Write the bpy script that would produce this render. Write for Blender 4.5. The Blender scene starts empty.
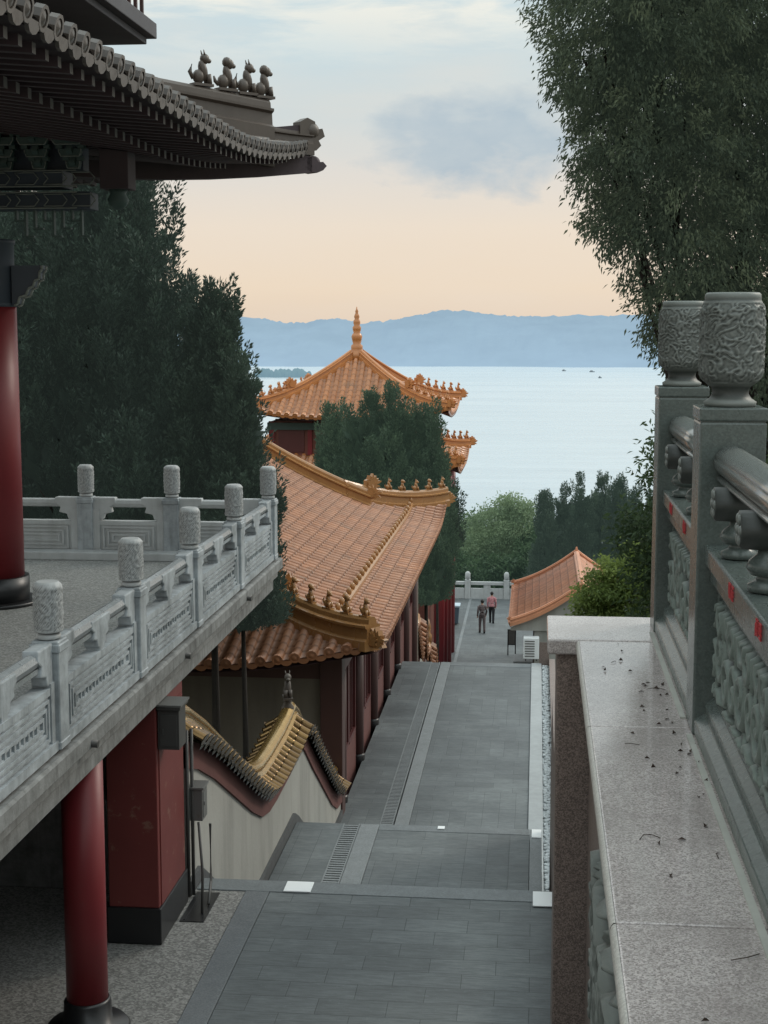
import bpy, math, random
import numpy as np
from mathutils import Vector, Matrix, noise
R = math.radians
PI = math.pi
rnd = random.Random(7)
nrg = np.random.default_rng(11)
scene = bpy.context.scene
COL = scene.collection

# ------------------------------------------------------------------ camera
F = 1478.0
YAW = math.atan(153 / F)
PITCH = math.atan(187 / math.hypot(F, 153))
cam = bpy.data.cameras.new('camera')
camo = bpy.data.objects.new('camera', cam)
COL.objects.link(camo)
cam.sensor_fit = 'VERTICAL'
cam.sensor_height = 36.0
cam.lens = 36.0 * F / 1024
cam.clip_start = 0.05
cam.clip_end = 12000
camo.location = (0, 0, 0)
camo.rotation_euler = (PI / 2 - PITCH, 0, YAW)
scene.camera = camo
scene.render.resolution_x, scene.render.resolution_y = 768, 1024
_fw = Vector((-math.sin(YAW) * math.cos(PITCH), math.cos(YAW) * math.cos(PITCH), -math.sin(PITCH)))
_rt = Vector((math.cos(YAW), math.sin(YAW), 0))
_up = _rt.cross(_fw)


def ray(px, py):
    return _fw + _rt * ((px - 384) / F) + _up * ((512 - py) / F)


def at_y(px, py, Y):
    r = ray(px, py)
    return r * (Y / r.y)


# ------------------------------------------------------------------ materials
def lin(c):
    return tuple(((v / 255) / 12.92 if v / 255 <= .04045 else ((v / 255 + .055) / 1.055) ** 2.4) for v in c)


class NT:
    def __init__(s, m):
        s.t = m.node_tree
        s.n = s.t.nodes
        s.l = s.t.links
        s.n.clear()

    def add(s, kind, **kw):
        n = s.n.new(kind)
        for k, v in kw.items():
            if k == 'inp':
                for a, b in v.items():
                    if isinstance(b, bpy.types.NodeSocket):
                        s.l.new(b, n.inputs[a])
                    else:
                        n.inputs[a].default_value = b
            else:
                setattr(n, k, v)
        return n

    def math(s, op, a, b=None, c=None, clamp=False):
        n = s.n.new('ShaderNodeMath')
        n.operation = op
        n.use_clamp = clamp
        for i, v in enumerate((a, b, c)):
            if v is None:
                continue
            if isinstance(v, bpy.types.NodeSocket):
                s.l.new(v, n.inputs[i])
            else:
                n.inputs[i].default_value = v
        return n.outputs[0]

    def mix(s, fac, a, b, mode='MIX'):
        n = s.n.new('ShaderNodeMix')
        n.data_type = 'RGBA'
        n.blend_type = mode
        for k, v in ((0, fac), (6, a), (7, b)):
            if isinstance(v, bpy.types.NodeSocket):
                s.l.new(v, n.inputs[k])
            elif k == 0:
                n.inputs[0].default_value = v
            else:
                n.inputs[k].default_value = (*v[:3], 1)
        return n.outputs[2]

    def noise(s, vec, scale, detail=4, rough=.55, dist=0):
        return s.add('ShaderNodeTexNoise', inp={'Vector': vec, 'Scale': scale, 'Detail': detail, 'Roughness': rough, 'Distortion': dist}).outputs['Fac']

    def ramp(s, fac, stops):
        n = s.n.new('ShaderNodeValToRGB')
        s.l.new(fac, n.inputs[0])
        e = n.color_ramp.elements
        while len(e) < len(stops):
            e.new(0.5)
        for i, (p, c) in enumerate(stops):
            e[i].position = p
            e[i].color = (*c, 1) if len(c) == 3 else c
        return n.outputs[0]

    def pos(s, sx=1, sy=1, sz=1):
        g = s.add('ShaderNodeNewGeometry').outputs['Position']
        if (sx, sy, sz) == (1, 1, 1):
            return g
        return s.add('ShaderNodeVectorMath', operation='MULTIPLY', inp={0: g, 1: (sx, sy, sz)}).outputs[0]

    def bump(s, h, strength=.3, dist=.02, normal=None):
        d = {'Height': h, 'Strength': strength, 'Distance': dist}
        if normal is not None:
            d['Normal'] = normal
        return s.add('ShaderNodeBump', inp=d).outputs[0]

    def out(s, shader):
        o = s.add('ShaderNodeOutputMaterial')
        s.l.new(shader, o.inputs[0])

    def bsdf(s, col, rough=.6, normal=None, spec=.5, metal=0, coat=0):
        b = s.n.new('ShaderNodeBsdfPrincipled')
        for k, v in (('Base Color', col), ('Roughness', rough), ('Specular IOR Level', spec), ('Metallic', metal), ('Coat Weight', coat)):
            if isinstance(v, bpy.types.NodeSocket):
                s.l.new(v, b.inputs[k])
            else:
                b.inputs[k].default_value = (*v[:3], 1) if k == 'Base Color' else v
        if normal is not None:
            s.l.new(normal, b.inputs['Normal'])
        return b.outputs[0]


def newmat(name):
    m = bpy.data.materials.new(name)
    m.use_nodes = True
    return m, NT(m)


def sc(c, k):
    return tuple(min(1, v * k) for v in c)


def m_stone(name, col, rough=.7, speck=0, speck_scale=220, stain=.5, stain_col=None, bump=.25, bscale=30, spec=.4, streak=0, rvar=.12):
    m, t = newmat(name)
    p = t.pos()
    big = t.noise(p, .9, 6, .6)
    mid = t.noise(p, 7, 5, .6)
    c = t.mix(t.math('MULTIPLY', big, .8), sc(col, 1.12), sc(col, .78))
    sm = t.ramp(t.math('ADD', t.math('MULTIPLY', big, .5), t.math('MULTIPLY', mid, .5)), [(.42, (0, 0, 0)), (.66, (1, 1, 1))])
    c = t.mix(t.math('MULTIPLY', sm, stain), c, stain_col or sc(col, .45))
    if streak:
        ps = t.pos(9, 9, .6)
        st = t.ramp(t.noise(ps, 1.0, 5, .65), [(.5, (0, 0, 0)), (.72, (1, 1, 1))])
        c = t.mix(t.math('MULTIPLY', st, streak), c, stain_col or sc(col, .4))
    h = t.noise(p, bscale, 6, .6)
    if speck:
        v = t.add('ShaderNodeTexVoronoi', inp={'Vector': p, 'Scale': speck_scale}).outputs['Color']
        g = t.add('ShaderNodeSeparateColor', inp={0: v})
        k = t.ramp(g.outputs[0], [(.2, (0, 0, 0)), (.55, (.5, .5, .5)), (.95, (1, 1, 1))])
        c = t.mix(speck, c, t.mix(k, sc(col, .35), sc(col, 1.7)))
    ro = t.math('ADD', rough - rvar * .5, t.math('MULTIPLY', mid, rvar))
    t.out(t.bsdf(c, ro, t.bump(h, bump, .01), spec))
    return m


def m_carved(name, col, scale, dark=.35, bump=1.0, rough=.6, dist=.02):
    m, t = newmat(name)
    p = t.pos()
    w = t.add('ShaderNodeTexNoise', inp={'Vector': p, 'Scale': scale * .5, 'Detail': 2.0})
    pv = t.add('ShaderNodeVectorMath', operation='MULTIPLY_ADD', inp={0: w.outputs['Color'], 1: (.14, .14, .14), 2: p}).outputs[0]
    v = t.add('ShaderNodeTexVoronoi', feature='DISTANCE_TO_EDGE', inp={'Vector': pv, 'Scale': scale}).outputs['Distance']
    k = t.ramp(v, [(.0, (0, 0, 0)), (.22, (1, 1, 1))])
    fine = t.noise(p, scale * 4, 4)
    c = t.mix(k, sc(col, dark), sc(col, 1.1))
    c = t.mix(t.math('MULTIPLY', fine, .5), c, sc(col, .6))
    t.out(t.bsdf(c, rough, t.bump(t.math('ADD', k, t.math('MULTIPLY', fine, .4)), bump, dist), .4))
    return m


def m_paint(name, col, rough=.4, var=.25, bump=.05, spec=.5, wear=0, wear_col=(.3, .25, .2)):
    m, t = newmat(name)
    p = t.pos()
    n1 = t.noise(p, 1.3, 6, .6)
    n2 = t.noise(t.pos(6, 6, .8), 1.6, 5, .6)
    c = t.mix(n1, sc(col, 1 + var), sc(col, 1 - var))
    c = t.mix(t.math('MULTIPLY', n2, .5 * var * 2), c, sc(col, .5))
    if wear:
        k = t.ramp(t.noise(p, 6, 8, .7), [(.6, (0, 0, 0)), (.66, (1, 1, 1))])
        c = t.mix(t.math('MULTIPLY', k, wear), c, wear_col)
    t.out(t.bsdf(c, t.math('ADD', rough - .05, t.math('MULTIPLY', n1, .15)), t.bump(t.noise(p, 25, 4), bump, .01), spec))
    return m


def m_plaster(name, col, rough=.85):
    m, t = newmat(name)
    p = t.pos()
    n1 = t.noise(p, .7, 7, .65)
    ps = t.pos(1.3, 1.3, .22)
    st = t.ramp(t.noise(ps, 1.1, 6, .6), [(.45, (0, 0, 0)), (.75, (1, 1, 1))])
    c = t.mix(n1, sc(col, 1.1), sc(col, .75))
    c = t.mix(t.math('MULTIPLY', st, .6), c, sc(col, .38))
    t.out(t.bsdf(c, rough, t.bump(t.noise(p, 18, 6), .2, .02), .25))
    return m


def m_pavers(name, col, bw, bh, mortar=.005, var=.3, rough=.62):
    m, t = newmat(name)
    p = t.pos()
    wob = t.add('ShaderNodeTexNoise', inp={'Vector': p, 'Scale': 1.7, 'Detail': 2.0}).outputs['Color']
    pw = t.add('ShaderNodeVectorMath', operation='MULTIPLY_ADD', inp={0: wob, 1: (.012, .012, 0), 2: p}).outputs[0]

    def brick(w_, h_, off, rot):
        v = pw
        if rot:
            v = t.add('ShaderNodeVectorRotate', rotation_type='Z_AXIS', inp={'Vector': pw, 'Angle': PI / 2}).outputs[0]
        return t.add('ShaderNodeTexBrick', offset=off, inp={'Vector': v, 'Color1': (*sc(col, 1 + var), 1), 'Color2': (*sc(col, 1 - var), 1), 'Mortar': (*sc(col, .5), 1), 'Scale': 1.0, 'Mortar Size': mortar, 'Mortar Smooth': .6, 'Bias': 0.0, 'Brick Width': w_, 'Row Height': h_})
    b1 = brick(bw, bh, .5, False)
    b2 = brick(bh * 2, bh, .0, True)
    # large squares of paving laid the other way round
    chk = t.add('ShaderNodeTexChecker', inp={'Vector': p, 'Scale': 1 / (bh * 4)}).outputs['Fac']
    cell = t.add('ShaderNodeTexWhiteNoise', inp={'Vector': t.add('ShaderNodeVectorMath', operation='FLOOR', inp={0: t.add('ShaderNodeVectorMath', operation='SCALE', inp={0: p, 'Scale': 1 / (bh * 4)}).outputs[0]}).outputs[0]}).outputs['Value']
    sel = t.math('GREATER_THAN', cell, .68)
    c = t.mix(sel, b1.outputs['Color'], b2.outputs['Color'])
    fm = t.math('ADD', t.math('MULTIPLY', b1.outputs['Fac'], t.math('SUBTRACT', 1, sel)), t.math('MULTIPLY', b2.outputs['Fac'], sel))
    n1 = t.noise(p, .5, 7, .68)
    n2 = t.noise(p, 13, 7, .7)
    k = t.ramp(n1, [(.34, (.58, .59, .6)), (.5, (.95, .95, .95)), (.64, (1.32, 1.31, 1.28))])
    c = t.mix(1, c, k, 'MULTIPLY')
    st = t.ramp(t.noise(t.pos(.6, 3.5, 1), 1.6, 7, .72), [(.46, (0, 0, 0)), (.72, (1, 1, 1))])
    c = t.mix(t.math('MULTIPLY', st, .45), c, sc(col, .42))
    lines = t.ramp(t.noise(t.pos(5, 42, 1), 1.0, 5, .65), [(.4, (.8, .8, .8)), (.5, (1, 1, 1)), (.6, (1.15, 1.15, 1.15))])
    c = t.mix(1, c, lines, 'MULTIPLY')
    spots = t.ramp(t.noise(p, 34, 4, .6), [(.62, (0, 0, 0)), (.7, (1, 1, 1))])
    c = t.mix(t.math('MULTIPLY', spots, .35), c, sc(col, 1.7))
    c = t.mix(t.math('MULTIPLY', n2, .6), c, sc(col, .6))
    h = t.math('SUBTRACT', t.math('MULTIPLY', n2, .6), fm)
    t.out(t.bsdf(c, t.math('ADD', rough - .15, t.math('MULTIPLY', n1, .3)), t.bump(h, .5, .008), .35))
    return m


def m_tile(name, c1, c2, c3, rough=.3, step=.3, pitch=.3, pan_amt=.5, coat=.3, metal=0, pdark=.34):
    """glazed roof tile: uv = (roll index, metres up the slope)"""
    m, t = newmat(name)
    uv = t.add('ShaderNodeUVMap').outputs[0]
    s = t.add('ShaderNodeSeparateXYZ', inp={0: uv})
    row = t.math('DIVIDE', s.outputs[1], step)
    fr = t.math('FRACT', row)
    cell = t.add('ShaderNodeCombineXYZ', inp={0: t.math('FLOOR', t.math('ADD', s.outputs[0], .5)), 1: t.math('FLOOR', row), 2: 0.0}).outputs[0]
    w = t.add('ShaderNodeTexWhiteNoise', noise_dimensions='3D', inp={'Vector': cell}).outputs['Value']
    p = t.pos()
    big = t.noise(p, .5, 5, .6)
    c = t.mix(w, c1, c2)
    c = t.mix(t.ramp(big, [(.35, (0, 0, 0)), (.7, (1, 1, 1))]), c, c3)
    joint = t.ramp(fr, [(.0, (0, 0, 0)), (.1, (1, 1, 1)), (.9, (1, 1, 1)), (1, (.2, .2, .2))])
    c = t.mix(t.math('MULTIPLY', t.math('SUBTRACT', 1, joint), .65), c, sc(c1, .25))
    # hollows between the rolls are darker
    fu = t.math('ABSOLUTE', t.math('SUBTRACT', t.math('FRACT', t.math('ADD', s.outputs[0], .5)), .5))
    pan = t.ramp(fu, [(.3, (0, 0, 0)), (.42, (1, 1, 1))])
    c = t.mix(t.math('MULTIPLY', pan, pan_amt), c, sc(c1, pdark))
    mott = t.ramp(t.noise(p, 6, 7, .7), [(.5, (0, 0, 0)), (.8, (1, 1, 1))])
    c = t.mix(t.math('MULTIPLY', mott, .5), c, sc(c2, .4))
    rw2 = t.add('ShaderNodeTexWhiteNoise', noise_dimensions='1D', inp={'W': t.math('FLOOR', t.math('ADD', s.outputs[0], .5))}).outputs['Value']
    c = t.mix(t.math('MULTIPLY', t.math('GREATER_THAN', rw2, .6), .3), c, sc(c2, .6))
    moss = t.ramp(t.noise(p, 1.7, 7, .7), [(.56, (0, 0, 0)), (.7, (1, 1, 1))])
    c = t.mix(t.math('MULTIPLY', moss, .45), c, (.075, .06, .04))
    t.out(t.bsdf(c, t.math('ADD', rough, t.math('MULTIPLY', mott, .25)), t.bump(t.math('MULTIPLY', joint, 1), .5, .01), .5, metal, coat))
    return m


def m_leaf(name, dark, light, transl=.3, rough=.6, haze=None):
    m, t = newmat(name)
    a = t.add('ShaderNodeAttribute', attribute_name='tint').outputs['Fac']
    p = t.pos()
    n = t.noise(p, 1.1, 3)
    f = t.math('ADD', t.math('MULTIPLY', a, .75), t.math('MULTIPLY', n, .3), clamp=True)
    c = t.mix(f, dark, light)
    d = t.bsdf(c, rough, None, .25)
    tr = t.add('ShaderNodeBsdfTranslucent', inp={0: t.mix(.5, c, sc(light, 1.3))}).outputs[0]
    mx = t.add('ShaderNodeMixShader', inp={0: transl, 1: d, 2: tr}).outputs[0]
    if haze:
        e = t.add('ShaderNodeEmission', inp={0: (*haze, 1), 1: 1.0}).outputs[0]  # faint glow added to every leaf, standing in for haze
        mx = t.add('ShaderNodeAddShader', inp={0: mx, 1: e}).outputs[0]
    t.out(mx)
    return m


M = {}
M['marble'] = m_stone('weathered_marble', (.40, .435, .455), .55, 0, stain=.7, stain_col=(.10, .108, .108), bump=.3, streak=.45)
M['rail_stone'] = m_stone('polished_rail_stone', (.25, .27, .28), .3, .25, 120, stain=.6, bump=.1, spec=.6, rvar=.2)
M['marble_far'] = m_stone('marble_pale', (.47, .49, .49), .6, 0, stain=.3, stain_col=(.2, .2, .19), bump=.2, streak=.25)
M['concrete_edge'] = m_stone('stained_concrete', (.24, .245, .24), .8, 0, stain=.75, stain_col=(.06, .06, .056), bump=.4, streak=.6)
M['deck_floor'] = m_stone('speckled_floor', (.23, .235, .225), .55, .55, 60, stain=.25, bump=.1)
M['granite_floor'] = m_stone('speckled_granite', (.2, .195, .185), .6, .6, 55, stain=.3, bump=.15)
M['pavers'] = m_pavers('grey_pavers', (.125, .138, .142), .6, .3, mortar=.0045, var=.14)
M['pavers_long'] = m_pavers('grey_long_pavers', (.135, .15, .155), .75, .3, mortar=.0045, var=.13)
M['strip'] = m_stone('border_slab', (.135, .145, .152), .6, .2, 90, stain=.4, bump=.2)
M['strip_pale'] = m_stone('pale_border_slab', (.2, .215, .22), .6, .2, 90, stain=.35, bump=.2)
M['step_edge'] = m_stone('step_edge_slab', (.155, .17, .176), .6, .15, 90, stain=.5, bump=.25)
M['kerb'] = m_stone('pale_kerb', (.34, .36, .365), .6, 0, stain=.3, bump=.2)
M['drain'] = m_stone('drain_metal', (.08, .083, .085), .6, 0, stain=.4, bump=.2)
M['pebble'] = m_stone('pale_pebbles', (.5, .53, .54), .7, .1, 30, stain=.15, bump=.4, bscale=30)
M['grass_earth'] = m_stone('earth', (.05, .06, .035), .9, 0, stain=.6, bump=.6, bscale=4)
M['granite_brown'] = m_stone('brown_granite', (.2, .155, .135), .45, .6, 190, stain=.25, bump=.05, spec=.4)
M['bronze_red'] = m_paint('dark_red_paint', (.085, .019, .018), .45, .25, spec=.5)
M['red_pillar'] = m_paint('red_pillar_paint', (.18, .02, .024), .42, .25, spec=.4, wear=.2, wear_col=(.12, .04, .035))
M['red_worn'] = m_paint('worn_red_paint', (.15, .028, .025), .5, .2, wear=.55, wear_col=(.24, .14, .1))
M['brown_red'] = m_paint('brown_red_wood', (.062, .026, .022), .5, .25)
M['pavilion_wall'] = m_paint('pavilion_wall_paint', (.17, .052, .036), .55, .25)
M['black_base'] = m_paint('black_stone', (.012, .012, .013), .35, .3)
M['plaster'] = m_plaster('stained_plaster', (.37, .365, .335))
M['plaster_dark'] = m_plaster('shaded_plaster', (.175, .155, .125))  # darker copy of the plaster, shade under the eave put into its colour
M['redband'] = m_paint('red_band', (.12, .04, .034), .7, .35)
M['grey_wall'] = m_stone('grey_wall', (.13, .13, .125), .8, 0, stain=.4)
M['metal_grey'] = m_paint('grey_metal', (.13, .13, .125), .45, .3, wear=.5, wear_col=(.1, .08, .06))
M['pipe'] = m_paint('pipe_metal', (.06, .058, .055), .5, .4)
M['white'] = m_paint('white_plate_paint', (.8, .82, .82), .45, .06)
M['tile_gold'] = m_tile('golden_tiles', (.25, .15, .05), (.12, .068, .025), (.15, .088, .036), .22, .3, pan_amt=1.0, coat=.0, metal=.7, pdark=.06)
M['tile_hall'] = m_tile('hall_tiles', (.105, .085, .07), (.065, .054, .047), (.075, .065, .057), .45, .36, coat=.05)
M['tile_main'] = m_tile('main_roof_tiles', (.4, .165, .072), (.26, .105, .05), (.3, .14, .075), .5, .28, pan_amt=.75, coat=0)
M['tile_pavilion'] = m_tile('pavilion_tiles', (.56, .22, .07), (.46, .165, .05), (.5, .21, .085), .32, .34, pan_amt=.5)
M['tile_house'] = m_tile('house_tiles', (.68, .3, .17), (.52, .22, .125), (.6, .31, .2), .45, .3, pan_amt=.4)
M['glaze_main'] = m_paint('ridge_glaze', (.37, .18, .065), .25, .4, spec=.6)
M['glaze_pav'] = m_paint('pavilion_ridge_glaze', (.52, .205, .065), .28, .3, spec=.6)
m, t = newmat('gold_glaze')
n_ = t.noise(t.pos(), 7, 6, .65)
t.out(t.bsdf(t.mix(n_, (.62, .4, .13), (.2, .12, .04)), t.math('ADD', .16, t.math('MULTIPLY', n_, .2)), t.bump(n_, .15, .01), .5, .8))
M['glaze_gold'] = m
M['glaze_hall'] = m_paint('hall_ridge_glaze', (.1, .08, .066), .45, .35)
M['glaze_house'] = m_paint('house_ridge_glaze', (.6, .27, .15), .4, .3)
M['soffit'] = m_paint('soffit_wood', (.07, .036, .036), .7, .3)
M['soffit_hall'] = m_paint('hall_soffit_wood', (.062, .044, .05), .7, .3)
M['hall_grey'] = m_paint('hall_grey_paint', (.075, .075, .085), .7, .3)
M['rafter'] = m_paint('rafter_paint', (.055, .036, .042), .7, .3)
M['rafter_end'] = m_paint('rafter_end_paint', (.19, .175, .165), .6, .3)
M['frieze_blue'] = m_paint('frieze_blue', (.05, .068, .09), .6, .3)
M['frieze_green'] = m_paint('frieze_green', (.05, .09, .082), .6, .3)
M['frieze_line'] = m_paint('frieze_line', (.22, .25, .23), .5, .3)
M['rail_polish'] = m_stone('polished_green_stone', (.19, .21, .2), .2, .2, 160, stain=.3, bump=.03, spec=.9, rvar=.12)
M['fence_stone'] = m_stone('dark_green_stone', (.088, .108, .1), .27, .2, 160, stain=.35, bump=.12, spec=.45)
def m_relief(name, col, dark, rough=.5):
    m, t = newmat(name)
    p = t.pos()
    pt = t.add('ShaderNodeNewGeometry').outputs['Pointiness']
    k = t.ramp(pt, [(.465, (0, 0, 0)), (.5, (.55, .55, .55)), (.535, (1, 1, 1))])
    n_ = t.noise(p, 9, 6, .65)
    c = t.mix(k, dark, sc(col, 1.25))  # carving's shade put into the colour: hollows dark, raised edges pale
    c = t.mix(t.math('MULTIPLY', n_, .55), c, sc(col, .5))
    t.out(t.bsdf(c, rough, t.bump(t.noise(p, 90, 4), .25, .004), .45))
    return m


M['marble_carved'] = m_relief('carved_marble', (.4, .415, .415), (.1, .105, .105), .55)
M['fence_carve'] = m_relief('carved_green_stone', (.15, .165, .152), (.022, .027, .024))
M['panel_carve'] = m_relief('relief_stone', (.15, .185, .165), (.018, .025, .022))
M['redmark'] = m_paint('red_inscription_paint', (.45, .035, .04), .6, .2)
M['grout'] = m_stone('grout', (.42, .42, .38), .8, 0, stain=.4, bump=.3)
M['bark'] = m_stone('bark', (.035, .029, .024), .9, 0, stain=.5, bump=.8, bscale=18)
M['leaf_litter'] = m_paint('dry_leaf', (.05, .03, .02), .8, .4)
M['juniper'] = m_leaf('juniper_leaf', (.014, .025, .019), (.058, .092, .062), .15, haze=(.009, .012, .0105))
M['juniper_shade'] = m_leaf('juniper_shade_leaf', (.012, .022, .017), (.047, .078, .054), .15, haze=(.010, .0135, .012))  # darker copy of the juniper leaf, shade put into its colour
M['cypress'] = m_leaf('cypress_leaf', (.014, .030, .020), (.088, .135, .075), .2, haze=(.013, .020, .016))
M['cypress_far'] = m_leaf('far_cypress_leaf', (.018, .034, .025), (.078, .112, .072), .2, haze=(.018, .027, .024))
M['palegreen'] = m_leaf('pale_leaf', (.06, .1, .058), (.26, .34, .19), .4, haze=(.016, .023, .018))
M['midgreen'] = m_leaf('mid_leaf', (.024, .05, .025), (.085, .14, .065), .3, haze=(.010, .016, .014))
M['bush'] = m_leaf('bush_leaf', (.05, .09, .024), (.21, .27, .075), .45)
M['willow'] = m_leaf('drooping_leaf', (.034, .055, .038), (.175, .205, .115), .4, haze=(.008, .011, .009))
M['shrub'] = m_leaf('shrub_leaf', (.02, .04, .02), (.085, .13, .055), .3)
M['skin'] = m_paint('skin', (.42, .24, .17), .6, .05)
M['hair'] = m_paint('hair', (.012, .01, .009), .5, .1)
M['cloth_dark'] = m_paint('grey_brown_cloth', (.13, .105, .105), .9, .2)
M['cloth_pink'] = m_paint('pink_cloth', (.55, .25, .27), .9, .2)
M['cloth_black'] = m_paint('black_cloth', (.02, .02, .024), .9, .2)
M['bin_blue'] = m_paint('bin_plastic', (.085, .12, .15), .45, .2)
M['bin_lid'] = m_paint('bin_lid_plastic', (.45, .55, .62), .4, .1)
M['window_dark'] = m_paint('dark_window', (.012, .012, .014), .25, .2)
M['boat_white'] = m_paint('boat_paint', (.32, .35, .38), .5, .1)

# polished granite cap
m, t = newmat('polished_granite')
p = t.pos()
v = t.add('ShaderNodeTexVoronoi', inp={'Vector': p, 'Scale': 230.0}).outputs['Color']
g = t.add('ShaderNodeSeparateColor', inp={0: v}).outputs[0]
c = t.mix(g, (.27, .238, .228), (.66, .595, .57))
n1 = t.noise(p, 3.0, 6, .65)
c = t.mix(t.ramp(n1, [(.45, (0, 0, 0)), (.65, (.55, .55, .55))]), c, (.3, .265, .25))
lit = t.ramp(t.noise(p, 55, 3, .6), [(.63, (0, 0, 0)), (.72, (.8, .8, .8))])
c = t.mix(t.math('MULTIPLY', lit, .5), c, (.5, .47, .45))
wst = t.ramp(t.noise(t.pos(7, .5, 1), 1.0, 6, .7), [(.52, (0, 0, 0)), (.75, (1, 1, 1))])
c = t.mix(t.math('MULTIPLY', wst, .3), c, (.62, .6, .57))
ro = t.math('ADD', .02, t.math('MULTIPLY', t.noise(p, 4.5, 6, .7), .16))
t.out(t.bsdf(c, ro, t.bump(t.noise(p, 120, 3), .03, .002), .55))
M['cap'] = m
M['cap_edge'] = m_stone('cap_edge_stone', (.47, .45, .41), .5, .2, 200, stain=.3, bump=.1)

# lake
m, t = newmat('lake_water')
p = t.pos(.02, .05, 1)
h = t.math('ADD', t.noise(p, 1.0, 8, .65), t.math('MULTIPLY', t.noise(t.pos(.2, .6, 1), 1.0, 6, .6), .25))
streak = t.math('ADD', t.math('ADD', t.math('MULTIPLY', t.noise(t.pos(.0011, .006, 1), 1.0, 6, .62), .45), t.math('MULTIPLY', t.noise(t.pos(.008, .045, 1), 1.0, 5, .6), .33)), t.math('MULTIPLY', t.noise(t.pos(.05, .22, 1), 1.0, 4, .6), .22))
streak = t.ramp(streak, [(.38, (0, 0, 0)), (.62, (1, 1, 1))])
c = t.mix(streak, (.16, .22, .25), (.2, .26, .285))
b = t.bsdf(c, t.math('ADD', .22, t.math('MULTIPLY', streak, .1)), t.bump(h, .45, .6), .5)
e = t.add('ShaderNodeEmission', inp={0: t.mix(streak, (.2, .232, .246), (.272, .298, .306)), 1: 1.0}).outputs[0]  # pale glow mixed into the water to imitate haze
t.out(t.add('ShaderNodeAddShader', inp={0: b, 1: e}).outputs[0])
M['lake'] = m


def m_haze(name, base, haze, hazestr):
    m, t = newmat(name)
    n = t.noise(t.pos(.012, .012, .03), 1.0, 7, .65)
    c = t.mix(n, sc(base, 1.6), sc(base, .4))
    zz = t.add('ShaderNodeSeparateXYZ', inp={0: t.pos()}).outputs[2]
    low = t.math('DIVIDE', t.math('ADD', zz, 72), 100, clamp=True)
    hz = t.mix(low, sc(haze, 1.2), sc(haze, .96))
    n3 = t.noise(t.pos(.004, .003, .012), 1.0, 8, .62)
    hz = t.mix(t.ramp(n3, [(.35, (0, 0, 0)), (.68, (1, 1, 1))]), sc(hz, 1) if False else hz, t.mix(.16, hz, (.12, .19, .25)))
    e = t.add('ShaderNodeEmission', inp={0: hz, 1: hazestr}).outputs[0]  # slopes glow in the haze tint to imitate distance
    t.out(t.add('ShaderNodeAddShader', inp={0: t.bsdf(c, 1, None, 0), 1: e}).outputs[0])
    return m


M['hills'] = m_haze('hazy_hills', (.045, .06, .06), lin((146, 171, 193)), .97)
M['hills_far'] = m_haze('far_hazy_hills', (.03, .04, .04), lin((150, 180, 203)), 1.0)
M['island'] = m_haze('hazy_island', (.05, .07, .06), lin((112, 142, 158)), .85)


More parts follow.
